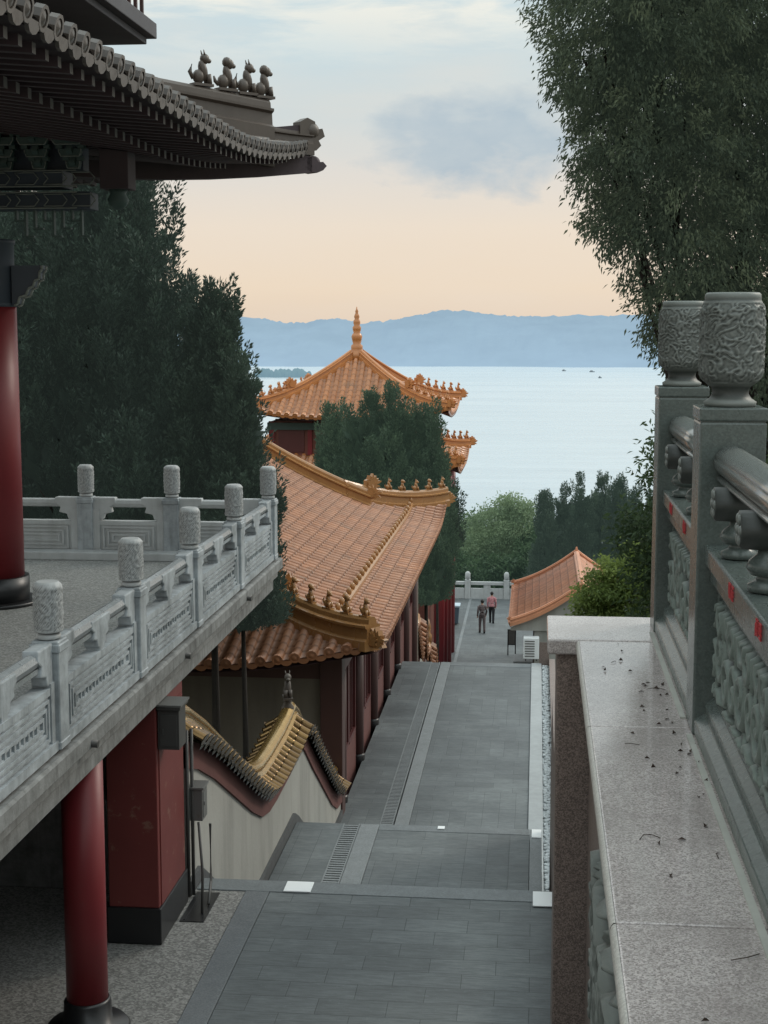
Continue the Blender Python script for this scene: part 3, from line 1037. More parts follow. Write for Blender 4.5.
def square_roof(half, inner, ze, rise, a, lift, D, nb, bs, rw, rh):
    W = half

    def H(d):
        t_ = d / W
        return ze + rise * (a * t_ + (1 - a) * t_ * t_)

    def Lf(u, d):
        dc = math.hypot(half - abs(u), d)
        return lift * max(0, 1 - dc / D) ** 2
    for k in range(4):
        rot = Matrix.Rotation(k * PI / 2, 3, 'Z')

        def P(u, d):
            q = rot @ Vector((u, -half + d, 0))
            return (PC[0] + q.x, PC[1] + q.y, H(d) + Lf(u, d))

        def dm(u):
            return min(half - abs(u), half - inner)
        obj('roof_slope', tile_slope(P, -half, half, dm, .34, .1, .34), 'tile_pavilion', pv)
        obj('soffit', under_sheet(P, -half, half, lambda u: min(1.2, max(.05, half - abs(u))), 24, [0, .5, 1.2], .14), 'soffit', pv)
        path = []
        dirn = rot @ Vector((-1, -1, 0)).normalized()
        for i in range(17):
            d = (half - inner) * (1 - i / 16)
            q = rot @ Vector((-half + d, -half + d, 0))
            path.append((PC[0] + q.x, PC[1] + q.y, H(d) + Lf(half - d, d) + .05))
        hr = obj('hip_ridge', MB().sweep(ridge_profile(rw, rh), path), 'glaze_pav', pv)
        for j in range(nb):
            f = (.66 if inner < 1 else .2) + (.32 if inner < 1 else .72) * j / (nb - 1)
            i0 = int(f * 16)
            q = Vector(path[i0]).lerp(Vector(path[min(16, i0 + 1)]), f * 16 - i0)
            b_ = MB()
            beast(b_, q + Vector((0, 0, rh * .95)), dirn, bs, j)
            obj('ridge_beast', b_, 'glaze_pav', hr)
        b_ = MB()
        dragon(b_, Vector(path[9 if inner < 1 else 1]) + Vector((0, 0, rh * .8)), dirn, .46)
        obj('ridge_ornament', b_, 'glaze_pav', hr)
        b_ = MB()
        dragon(b_, Vector(path[-1]) + dirn * .15, dirn, .42)
        obj('corner_ornament', b_, 'glaze_pav', hr)


square_roof(4.32, .25, -3.78, 2.58, .6, .4, 3.4, 5, .32, .15, .32)
square_roof(4.75, 3.2, -6.15, 3.0, .62, .5, 3.2, 5, .32, .16, .34)
b = MB()
sp = [(.42, -1.5), (.44, -1.2), (.3, -1.1), (.36, -.98), (.36, -.86), (.24, -.78), (.3, -.6), (.34, -.46), (.28, -.36), (.2, -.3), (.26, -.16), (.27, -.05), (.18, .02), (.22, .14), (.2, .24), (.13, .3), (.17, .4), (.13, .5), (.08, .56), (.1, .64), (.05, .72), (.02, .84)]
b.lathe(PC[0], PC[1], [(r_ * (.72 if z_ > -1.0 else .85), z_) for r_, z_ in sp], 16)
obj('spire', b, 'glaze_pav', pv)
hw = 3.25
b = MB().box(PC[0] - hw, PC[0] + hw, PC[1] - hw, PC[1] + hw, -5.6, -4.0)
obj('upper_wall', b, 'pavilion_wall', pv)
for k in range(4):
    rot = Matrix.Rotation(k * PI / 2, 3, 'Z')
    for i in range(4):
        u = -2.4 + i * 1.6
        st = MB()
        st.box(u - .55, u + .55, -hw - .05, -hw + .02, -5.3, -4.3)
        st.xform(Matrix.Translation((PC[0], PC[1], 0)) @ rot.to_4x4())
        w_ = obj('window', st, 'bronze_red', pv)
    for i in range(5):
        u = -3.2 + i * 1.6
        st = MB().box(u - .09, u + .09, -hw - .12, -hw + .02, -5.4, -4.0)
        st.xform(Matrix.Translation((PC[0], PC[1], 0)) @ rot.to_4x4())
        obj('upper_post', st, 'red_pillar', pv)
    st = MB().box(-hw - .15, hw + .15, -hw - .16, -hw + .01, -4.35, -4.05)
    st.xform(Matrix.Translation((PC[0], PC[1], 0)) @ rot.to_4x4())
    obj('lintel', st, 'frieze_green', pv)
obj('lower_wall', MB().box(PC[0] - 3.4, PC[0] + 3.4, PC[1] - 3.4, PC[1] + 3.4, -16.4, -6.1), 'pavilion_wall', pv)
for sx in (-1, -.33, .33, 1):
    for sy in (-1, -.33, .33, 1):
        if abs(sx) == 1 or abs(sy) == 1:
            obj('column', MB().lathe(PC[0] + sx * 3.95, PC[1] + sy * 3.95, [(.22, -16.2), (.22, -6.2)], 14), 'red_pillar', pv)

# ------------------------------------------------------------------ small tiled house on the right of the lower landing
hC = thing('tiled_house', 'small beige house with pale orange tiled roof right of the lower landing', 'house', (1.8, 62, Z4))
rC = HipGable(-1.0, 4.7, 57.9, 66.6, -11.95, 1.72, .06, .72, .2, 2.4)
build_hip_gable(hC, rC, 'tile_house', 'glaze_house', 'soffit', .3, .085, .3, .12, .22, 0, .2, .8)
obj('wall', MB().box(.0, 3.7, 58.1, 66.4, -16.4, -11.75), 'plaster', hC, bevel=.02)
for y in (60.2, 62.6, 65.0):
    w_ = obj('window', MB().box(-.02, .05, y, y + 1.1, -14.2, -12.9), 'window_dark', hC)
    obj('window_frame', MB().box(-.05, .02, y - .08, y, -14.3, -12.8).box(-.05, .02, y + 1.1, y + 1.18, -14.3, -12.8).box(-.05, .02, y + .52, y + .58, -14.2, -12.9), 'brown_red', w_)
obj('door', MB().box(1.3, 2.3, 58.06, 58.13, -15.4, -13.2), 'brown_red', hC)

# ------------------------------------------------------------------ zigzag coping walls


def coping_wall(root, path, xw, th, zb, ov=.17, pitch=.2, r=.066, extra=None, ridge='glaze_gold', tile='tile_gold', plaster='plaster'):
    """wall along y whose tiled coping follows the stairs; path = [(y, z)] of the ridge line"""
    def zr(y):
        return float(np.interp(y, [a for a, c in path], [c for a, c in path]))
    L = [(path[i], path[i + 1]) for i in range(len(path) - 1)]
    dense = []
    for (ya, za), (yb, zb_) in L:
        k = max(2, int((yb - ya) / .3))
        dense += [(ya + (yb - ya) * i / k, za + (zb_ - za) * i / k) for i in range(k)]
    dense.append(path[-1])
    ybot = [a for a, c in zb]
    zbot = [c for a, c in zb]
    w = MB()
    for sgn in (1,):
        vs, fs = [], []
        for y, z in dense:
            vs += [(xw - th / 2, y, np.interp(y, ybot, zbot)), (xw - th / 2, y, z - .3), (xw + th / 2, y, z - .3), (xw + th / 2, y, np.interp(y, ybot, zbot))]
        n = len(dense)
        for i in range(n - 1):
            for k in range(4):
                fs.append((i * 4 + k, i * 4 + (k + 1) % 4, (i + 1) * 4 + (k + 1) % 4, (i + 1) * 4 + k))
        fs += [(3, 2, 1, 0), (4 * n - 4, 4 * n - 3, 4 * n - 2, 4 * n - 1)]
        w.add(vs, fs)
    obj('wall', w, plaster, root)
    # red band just below the tiles
    bd = MB()
    h2 = th / 2 + .03
    bd.sweep([(-h2, -.5), (h2, -.5), (h2, -.22), (-h2, -.22)], [(xw, y, z) for y, z in dense])
    obj('red_band', bd, 'redband', root)
    sk = MB()
    sk.sweep([(-h2 - .01, .0), (h2 + .01, .0), (h2 + .01, .2), (-h2 - .01, .2)], [(xw, y, float(np.interp(y, [14.62, 16.9, 20.66, 23.6], [Z1, Z2, Z2, Z3]) if extra is None else extra(y)) - .05) for y, z in dense])
    obj('skirting', sk, 'drain', root)
    tl = MB()
    tl.uv = []
    y = path[0][0] + pitch / 2
    cnt = 0
    yend = path[-1][0]
    while y < yend - .02:
        sl = (zr(y + .02) - zr(y - .02)) / .04
        ln = math.hypot(1, sl)
        al = Vector((0, 1 / ln, sl / ln))
        for sx in (1, -1):
            a0 = Vector((xw + sx * .07, y, zr(y) - .03))
            a1 = Vector((xw + sx * (th / 2 + ov), y, zr(y) - .19))
            ax = (a1 - a0).normalized()
            nn = al.cross(ax)
            if nn.z < 0:
                nn = -nn
            segs = 4
            prev = None
            vs, fs, uvs = [], [], []
            for k in range(segs + 1):
                c = a0.lerp(a1, k / segs) + nn * (-.01 * math.sin(PI * k / segs))
                for q in range(7):
                    w_ = PI * q / 6
                    vs.append(c + al * math.cos(w_) * r + nn * math.sin(w_) * r)
                    uvs.append((cnt, .13 * k + .05))
            for k in range(segs):
                for q in range(6):
                    fs.append((k * 7 + q, k * 7 + q + 1, (k + 1) * 7 + q + 1, (k + 1) * 7 + q))
            # round end
            o_ = len(vs)
            ce = a1 + ax * .01 + nn * r * .15
            for q in range(10):
                w_ = 2 * PI * q / 10
                vs.append(ce + al * math.cos(w_) * r * 1.15 + nn * math.sin(w_) * r * 1.15)
                uvs.append((cnt + .335, .15))
            fs.append(tuple(range(o_, o_ + 10)))
            # pan tile beside the roll
            o_ = len(vs)
            hp = al * (pitch * ln / 2)
            vs += [a0 + hp * 2 - nn * .03, a0 - nn * .03, a1 - nn * .03, a1 + hp * 2 - nn * .03, a1 + hp - nn * r * 2.0]
            uvs += [(cnt + .5, .1)] * 5
            fs += [(o_, o_ + 1, o_ + 2, o_ + 3), (o_ + 2, o_ + 4, o_ + 3)]
            tl.add(vs, fs, True)
            tl.uv += uvs
        y += pitch / ln
        cnt += 1
    obj('coping_tiles', tl, tile, root)
    rg = MB()
    hh = .08
    rp = [(-.125, -.08), (-.12, .03), (-.08, .045), (-.08, .09)] + [(-.105 * math.cos(PI * k / 12), .09 + .105 * math.sin(PI * k / 12)) for k in range(13)] + [(.08, .09), (.08, .045), (.12, .03), (.125, -.08)]
    rg.sweep(rp, [(xw, y, z) for y, z in dense], smooth=True)
    ro = obj('coping_ridge', rg, ridge, root)
    return ro


cw = thing('coping_wall', 'stained white wall with stepped golden tile coping beside the stairs', 'wall', (-3.62, 18, Z2))
ridge = coping_wall(cw, [(14.15, -3.92), (14.6, -4.06), (15.4, -4.42), (17.5, -5.5), (18.1, -5.76), (18.6, -5.86), (19.2, -5.88), (20.3, -5.86), (20.9, -5.8), (21.25, -5.74), (21.6, -5.9), (22.4, -6.42), (24.6, -7.75), (25.2, -8.02), (25.85, -8.1)], -3.62, .3, [(14.1, -6.6), (15, -7.6), (23.6, -9.4), (26, -9.4)])
b = MB()
b.lathe(-3.62, 21.1, [(.09, -5.7), (.1, -5.6), (.055, -5.54), (.07, -5.5), (.045, -5.46)], 12)
beast(b, Vector((-3.62, 21.1, -5.47)), (.3, -1, 0), .32, 0)
obj('finial', b, 'glaze_hall', ridge)
cw2 = thing('coping_wall', 'far zigzag wall with red and white bands beyond the long temple building', 'wall', (-3.62, 47, -12))
ridge2 = coping_wall(cw2, [(44.2, -9.1), (45.4, -9.1), (47.2, -10.6), (48.4, -9.7), (49.4, -11.0), (50.5, -11.0), (52.2, -12.6), (53.4, -11.6), (54.6, -13.2), (56, -13.2)], -3.9, .3, [(44, -14.5), (50, -16), (57, -16)], extra=lambda y: Z4 if y > 49.6 else Z3 - (y - 38.6) * .59, ridge='glaze_main', tile='tile_main')
b = MB().lathe(-3.9, 53.4, [(.14, -11.6), (.15, -11.3), (.08, -11.2), (.12, -11.0), (.03, -10.7)], 12)
obj('finial', b, 'glaze_main', ridge2)

# ------------------------------------------------------------------ left hall: deck, pillars, eave
hall = thing('temple_hall', 'dark temple hall with red pillars, carved eave and raised stone deck at left', 'temple', (-6, 12, Z1))
DZ = -2.98
obj('deck_floor', MB().box(-11, -3.5, -2, 18.75, DZ - .2, DZ), 'deck_floor', hall)
mb = MB()
fp = [(-3.6, DZ - .46), (-3.42, DZ - .46), (-3.42, DZ - .3), (-3.36, DZ - .28), (-3.36, DZ - .2), (-3.29, DZ - .16), (-3.29, DZ - .05), (-3.31, DZ - .03), (-3.52, DZ - .03)]
n = len(fp)
vs = [(x, -2, z) for x, z in fp] + [(x, 18.9, z) for x, z in fp]
mb.add(vs, [tuple(range(n)), tuple(reversed(range(n, 2 * n)))] + [(i, i + n, (i + 1) % n + n, (i + 1) % n) for i in range(n)])
mb.box(-11, -3.52, 18.6, 18.9, DZ - .46, DZ - .03)
obj('deck_edge', mb, 'concrete_edge', hall, bevel=.006)
obj('deck_underside', MB().box(-11, -3.53, -2, 18.6, DZ - .4, DZ - .21), 'grey_wall', hall)
for i in range(4):
    y = 7.5 + 3.0 * i
    obj('deck_spout', MB().tube([(-3.4, y, DZ - .12), (-3.24, y, DZ - .13)], .03, 10), 'pipe', hall)
# lower pillar + round base
c_ = obj('pillar', MB().lathe(-3.6, 11.2, [(.168, Z1), (.168, DZ - .4)], 40), 'red_pillar', hall)
obj('pillar_base', MB().lathe(-3.6, 11.2, [(.34, Z1), (.345, Z1 + .05), (.32, Z1 + .08), (.2, Z1 + .085), (.19, Z1 + .28), (.176, Z1 + .3)], 40), 'black_base', c_)
for yy in (7.0,):
    c_ = obj('pillar', MB().lathe(-3.77, yy, [(.172, Z1), (.172, DZ - .4)], 32), 'red_pillar', hall)
# square pier
pr_ = obj('pier', MB().box(-3.93, -3.45, 12.95, 13.98, Z1 + .35, DZ - .46), 'red_worn', hall, bevel=.01)
obj('pier_base', MB().box(-3.95, -3.43, 12.93, 14.0, Z1, Z1 + .35), 'black_base', pr_, bevel=.01)
obj('pier_side_panel', MB().box(-3.452, -3.44, 13.02, 13.93, Z1 + .36, DZ - .6), 'red_worn', pr_)
# undercroft rear
obj('basement_wall', MB().box(-11, -4.5, 5.6, 5.8, Z1 - .1, DZ - .4).box(-11, -3.95, 14.7, 14.95, Z1 - .1, DZ - .4).box(-11, -10.8, -2, 14.7, Z1 - .1, DZ - .4), 'grey_wall', hall)  # front box is out of view, added to keep light out of the undercroft
obj('basement_ledge', MB().box(-10.8, -4.3, 14.2, 14.7, Z1, Z1 + .85).box(-10.8, -4.3, 14.15, 14.7, Z1 + .85, Z1 + .95), 'concrete_edge', hall, bevel=.01)
# upper pillar
c_ = obj('pillar', MB().lathe(-5.82, 15.3, [(.31, DZ + .3), (.31, .2)], 40), 'red_pillar', hall)
obj('pillar_base', MB().lathe(-5.82, 15.3, [(.36, DZ), (.36, DZ + .3)], 40).lathe(-5.82, 15.3, [(.48, DZ), (.48, DZ + .04)], 40), 'black_base', c_)
# painted neck above the red shaft
obj('pillar_neck', MB().lathe(-5.82, 15.3, [(.315, .2), (.315, .24), (.30, .25), (.30, .85), (.315, .86), (.315, .9)], 32), 'frieze_blue', c_)
# carved corner bracket under the beam
cb = MB()
step_ = [(0, 0), (0, .42), (.34, .42), (.34, .38), (.31, .34), (.31, .28), (.26, .26), (.24, .2), (.19, .18), (.16, .11), (.09, .09), (.07, .02)]
cb.extrude(step_, (-5.51, 15.3, .21), (1, 0, 0), (0, 0, 1), .16)
cbo = obj('carved_bracket', cb, 'frieze_blue', hall)
ln_ = MB()
for k, q in enumerate(step_[2:]):
    a_ = step_[2:][k]
    b2 = step_[2:][k + 1] if k + 1 < len(step_[2:]) else (.03, .0)
    ln_.tube([(-5.51 + a_[0], 15.2, .21 + a_[1]), (-5.51 + b2[0], 15.2, .21 + b2[1])], .014, 6)
    ln_.tube([(-5.51 + a_[0] + .04, 15.22, .2 + a_[1]), (-5.51 + b2[0] + .04, 15.22, .2 + b2[1])], .012, 6)
obj('carved_outline', ln_, 'frieze_line', cbo)
# painted beams and bracket sets
fz = MB()
fz.box(-10, -4.62, 15.15, 15.45, 1.2, 1.38)
fz.box(-10, -4.9, 15.12, 15.48, 1.42, 1.6)
fz.box(-10, -4.55, 15.0, 15.6, 1.96, 2.06)
fz.box(-5.98, -5.66, 1.0, 15.1, 1.2, 1.6)
obj('painted_beam', fz, 'frieze_blue', hall, bevel=.01)
obj('painted_beam_back', MB().box(-10, -4.7, 15.2, 15.4, 1.6, 1.96), 'frieze_blue', hall)


def bracket_set(x, y0, sz):
    """dougong: arms that widen step by step, tipped with small bearing blocks"""
    bk = MB()
    ln2 = MB()
    for k in range(4):
        z = 1.6 + k * .11
        w2 = (.09 + .055 * k) * sz
        pr3 = .1 + .09 * k
        bk.extrude([(-w2, .05), (-w2 * .8, .0), (w2 * .8, 0), (w2, .05), (w2, .075), (-w2, .075)], (x, y0 - pr3, z), (1, 0, 0), (0, 0, 1), .07)
        bk.extrude([(-.02, .05), (.06, .0), (pr3 + .06, 0), (pr3 + .06, .075), (-.02, .075)], (x, y0 - pr3 - .06, z), (0, 1, 0), (0, 0, 1), .06)
        for a in (-1, 0, 1):
            bk.box(x + a * w2 - .032, x + a * w2 + .032, y0 - pr3 - .04, y0 - pr3 + .04, z + .078, z + .122)
        q = [(x - w2, y0 - pr3 - .036, z + .075), (x - w2, y0 - pr3 - .036, z + .05), (x - w2 * .8, y0 - pr3 - .036, z), (x + w2 * .8, y0 - pr3 - .036, z), (x + w2, y0 - pr3 - .036, z + .05), (x + w2, y0 - pr3 - .036, z + .075)]
        for a, b2 in zip(q[:-1], q[1:]):
            ln2.tube([a, b2], .006, 5)
    o_ = obj('bracket_set', bk, 'frieze_green', hall)
    obj('painted_outline', ln2, 'frieze_line', o_)


for i in range(6):
    bracket_set(-6.55 + i * .36, 15.15, .8)
lnm = MB()
for z in (1.21, 1.37, 1.43, 1.59, 1.97, 2.05):
    lnm.tube([(-10, 14.99 if z > 1.9 else 15.115, z), (-4.75, 14.99 if z > 1.9 else 15.115, z)], .008, 5)
for i in range(7):
    x = -6.6 + i * .3
    for q0 in (1.23, 1.45):
        hgt = .12
        p4 = [(x, q0), (x + .2, q0), (x + .25, q0 + hgt / 2), (x + .2, q0 + hgt), (x, q0 + hgt), (x + .05, q0 + hgt / 2), (x, q0)]
        for a, b2 in zip(p4[:-1], p4[1:]):
            lnm.tube([(a[0], 15.112, a[1]), (b2[0], 15.112, b2[1])], .006, 5)
obj('painted_line', lnm, 'frieze_line', hall)
# openwork hanging lattice below the beam
lt = MB()
for i in range(8):
    x = -5.45 + i * .1
    h_ = .1 + .08 * ((i * 5) % 3)
    lt.box(x - .012, x + .012, 15.24, 15.3, 1.2 - h_, 1.2)
    lt.box(x - .012, x + .09, 15.24, 15.3, 1.2 - h_ - .02, 1.2 - h_)
obj('hanging_lattice', lt, 'frieze_green', hall)
# hanging post and its bracket
hp = MB().box(-4.5, -4.2, 15.1, 15.4, 1.4, 2.1)
hpo = obj('hanging_post', hp, 'soffit_hall', hall, bevel=.01)
obj('hanging_bud', MB().lathe(-4.35, 15.25, [(.04, 1.2), (.09, 1.24), (.11, 1.3), (.08, 1.36), (.1, 1.4)], 16), 'frieze_green', hpo)
# eave beams under the rafters
obj('eave_beam', MB().box(-10, -4.3, 17.6, 17.74, 2.0, 2.12).box(-5.0, -4.8, 1, 16.5, 2.02, 2.2), 'soffit_hall', hall, bevel=.01)
# lower roof
EX, EY = -3.13, 19.6
EZ = 1.88


def hallH(d):
    t_ = d / 4.5
    return EZ + 2.5 * (.4 * t_ + .6 * t_ * t_)


def hallL(a, b_):
    dc = math.hypot(a, b_)
    return .42 * max(0, 1 - dc / 5.0) ** 2


def hallS(a):
    return .1 * max(0, 1 - a / 4.0) ** 2


def hall_east(u, d):
    a = EY - u
    return (EX - d + hallS(a) * max(0, 1 - d / 2), u, hallH(d) + hallL(a, d))


def hall_north(u, d):
    a = EX - u
    return (u, EY - d + hallS(a) * max(0, 1 - d / 2), hallH(d) + hallL(a, d))


obj('roof_slope', tile_slope(hall_east, .5, EY, lambda u: min(4.4, EY - u), .29, .078, .34, saw=.025), 'tile_hall', hall)
obj('roof_slope', tile_slope(hall_north, -11, EX, lambda u: min(4.4, EX - u), .29, .078, .34, saw=.025), 'tile_hall', hall)


def flat_under(fn, u0, u1, ee, dl, zz):
    mb_ = MB()
    vs_ = []
    n_ = 50
    for i in range(n_ + 1):
        u = u0 + (u1 - u0) * i / n_
        for d, z in zip(dl, zz):
            dd = min(d, max(.02, abs(ee - u)))
            x, y, z0 = fn(u, dd)
            vs_.append((x, y, hallL(abs(ee - u), dd) + z))
    k = len(dl)
    mb_.add(vs_, [(i * k + j, i * k + j + 1, (i + 1) * k + j + 1, (i + 1) * k + j) for i in range(n_) for j in range(k - 1)], True)
    return mb_


obj('soffit', flat_under(hall_east, .5, EY, EY, [.08, .9, 2.2, 3.2], [1.86, 1.93, 2.08, 2.2]), 'soffit_hall', hall)
obj('soffit', flat_under(hall_north, -11, EX, EX, [.08, .9, 2.2, 3.2], [1.86, 1.93, 2.08, 2.2]), 'soffit_hall', hall)
def rafter_box(mb_, q0, q1, w_, perp):
    pv_ = Vector((0, w_, 0)) if perp == 'y' else Vector((w_, 0, 0))
    uz = Vector((0, 0, w_))
    mb_.add([q0 - pv_ - uz, q0 + pv_ - uz, q0 + pv_ + uz, q0 - pv_ + uz, q1 - pv_ - uz, q1 + pv_ - uz, q1 + pv_ + uz, q1 - pv_ + uz],
            [(3, 2, 1, 0), (4, 5, 6, 7), (0, 1, 5, 4), (1, 2, 6, 5), (2, 3, 7, 6), (3, 0, 4, 7)])


rest = MB()
for row, (d0, d1, z0, z1, w_) in enumerate([(.14, 1.2, 1.785, 1.87, .036), (.75, 2.4, 1.76, 1.98, .04)]):
    y = 1.0 + row * .1
    while y < EY - .4 - d0:
        x, yy, zz = hall_east(y, d0)
        l_ = hallL(EY - y, d0)
        q0, q1 = Vector((x, yy, z0 + l_)), Vector((EX - min(d1, d0 + EY - y), yy, z1 + l_ * .7))
        if y < 8.2:
            rafter_box(rest, q0, q1, w_, 'y')
        else:
            one = MB()
            rafter_box(one, q0, q1, w_, 'y')
            me = one.mesh('rafter')
            me.materials.append(M['rafter'])
            me.materials.append(M['rafter_end'])
            me.polygons[0].material_index = 1
            obj('rafter', me, 'rafter', hall)
        y += .26
    x = -9
    while x < EX - .35 - d0:
        xx, yy, zz = hall_north(x, d0)
        l_ = hallL(EX - x, d0)
        rafter_box(rest, Vector((x, yy, z0 + l_)), Vector((x, yy - min(d1 - d0, max(.05, EX - x - d0)), z1 + l_ * .7)), w_, 'x')
        x += .26
ra = obj('more_rafters', rest, 'rafter', hall)
ra['kind'] = 'stuff'
# corner beam under the hip
cbm = MB().sweep([(-.1, -.2), (.1, -.2), (.1, .0), (-.1, .0)], [(EX - 3 * (1 - i / 6) + .08 * (i / 6), EY - 3 * (1 - i / 6) + .08 * (i / 6), 1.84 + .1 * (1 - i / 6) + .36 * (i / 6) ** 2) for i in range(7)])
obj('corner_beam', cbm, 'soffit_hall', hall)
# hip ridge with beasts
path, low = [], []
for i in range(21):
    dd = 4.3 * (1 - i / 20)
    x = EX - dd + hallS(dd) * max(0, 1 - dd / 2)
    y = EY - dd + hallS(dd) * max(0, 1 - dd / 2)
    q = (x, y, hallH(dd) + hallL(dd, dd) + .04)
    if dd >= .27:
        path.append((x, y, max(q[2], 2.46 + .1 * (dd - .28))))
    if dd <= .9:
        low.append(q)
hr = obj('hip_ridge', MB().sweep([(-.16, -.45)] + ridge_profile(.16, .4) + [(.16, -.45)], path), 'glaze_hall', hall)
lo = obj('low_hip_ridge', MB().sweep(ridge_profile(.12, .2), low), 'glaze_hall', hall)
dv = Vector((1, 1, 0)).normalized()
nP = len(path) - 1
for k, f in enumerate((.83, .893, .945, .99)):
    i0 = min(nP - 1, int(f * nP))
    q = Vector(path[i0]).lerp(Vector(path[i0 + 1]), f * nP - i0)
    b_ = MB()
    beast(b_, q + Vector((0, 0, .41)), dv, .33, k)
    obj('ridge_beast', b_, 'glaze_hall', hr)
b_ = MB()
tip = Vector(low[-1])
b_.extrude([(-.2, -.05), (.06, -.05), (.14, .02), (.1, .08), (.2, .14), (.16, .24), (.06, .22), (.04, .32), (-.08, .36), (-.2, .3)], tip + dv * .0, dv, (0, 0, 1), .16)
b_.ell(tip + dv * .02 + Vector((0, 0, .2)), (.12, .12, .12), 10, 8)
obj('corner_ornament', b_, 'glaze_hall', lo)
b_ = MB()
b_.extrude([(-.1, -.02), (.14, -.04), (.24, 0), (.3, .06), (.24, .11), (.16, .1), (.12, .16), (-.1, .18)], Vector((EX + .04, EY + .04, EZ + .16)), dv, (0, 0, 1), .2)
b_.ell(Vector((EX, EY, EZ + .26)) + dv * .2, (.1, .1, .09), 10, 8)
obj('beam_end_ornament', b_, 'soffit_hall', hall)
# upper storey gallery
obj('upper_gallery', MB().box(-11, -4.6, 1, 17.95, 3.42, 3.6).box(-11, -4.7, 1, 17.85, 3.34, 3.42), 'hall_grey', hall, bevel=.01)
ur = MB().box(-4.78, -4.7, 1, 17.85, 4.5, 4.6).box(-11, -4.7, 17.77, 17.85, 4.5, 4.6)
for i in range(60):
    y = 17.8 - i * .28
    ur.box(-4.76, -4.72, y - .02, y + .02, 3.66, 4.5)
for i in range(22):
    x = -4.95 - i * .28
    ur.box(x - .02, x + .02, 17.79, 17.83, 3.66, 4.5)
obj('gallery_railing', ur, 'brown_red', hall)
obj('upper_wall', MB().box(-11, -6.6, 0, 16.2, 2.2, 9), 'soffit_hall', hall)
# ------------------------------------------------------------------ marble balustrade on the deck
bal = thing('stone_balustrade', 'weathered white marble balustrade with carved drum posts along the deck edge', 'balustrade', (-3.45, 14, DZ))


def carve(a, z, r, k=1.0, f=1.0):
    p_ = Vector((math.cos(a) * 1.6 * f, math.sin(a) * 1.6 * f, z * 14 * f))
    w_ = Vector((noise.noise(p_ * 1.3 + Vector((7, 0, 0))), noise.noise(p_ * 1.3 + Vector((0, 9, 0))), noise.noise(p_ * 1.3 + Vector((0, 0, 5)))))
    v_ = noise.noise(p_ * 2.2 + w_ * 1.1)
    v2 = abs(v_)
    ridge_ = 1 - min(1, v2 / .22)
    return k * (ridge_ * .9 + noise.noise(p_ * 6) * .25 - .45)


drum = MB().lathe(0, 0, [(.06, .0), (.085, .01), (.085, .035), (.07, .05)] + [(.101 + .004 * math.sin(PI * i / 30), .06 + .325 * i / 30) for i in range(31)] + [(.09, .4), (.075, .415)], 72, disp=lambda a, z, r: carve(a, z, r, .0085, 1.25) if .06 < z < .39 else 0).mesh('drum')
shaft = MB().box(-.1, .1, -.1, .1, 0, .78).box(-.106, .106, -.106, .106, .0, .06)
shaft.box(-.112, .112, -.112, .112, .70, .76)
shaft_m = shaft.mesh('shaft')


def cloud(mb_, c, ax, s, half=0, th=.1):
    """scrolling cloud bracket silhouette"""
    full = [(-.26, .17), (-.27, .1), (-.2, .06), (-.22, .0), (-.13, -.02), (-.11, -.08), (-.07, -.09), (-.06, -.2), (.06, -.2), (.07, -.09), (.11, -.08), (.13, -.02), (.22, .0), (.2, .06), (.27, .1), (.26, .17)]
    pts = full
    if half > 0:
        pts = [(max(0, a), b_) for a, b_ in full if a >= -.06]
        pts[0] = (0, -.2)
        pts.append((0, .17))
    if half < 0:
        pts = [(min(0, a), b_) for a, b_ in full if a <= .06]
        pts[-1] = (0, -.2)
        pts.append((0, .17))
    mb_.extrude([(a * s, b_ * s) for a, b_ in pts], c, ax, (0, 0, 1), th)
    for a, b_ in ((-.2, .1), (.2, .1), (-.13, .02), (.13, .02)):
        if half and a * half < 0:
            continue
        q = Vector(c) + Vector(ax) * a * s + Vector((0, 0, b_ * s))
        mb_.ell(q, (.05 * s + abs(ax[1]) * 0, .05 * s, .05 * s) if False else (.055, .055, .05), 8, 6)


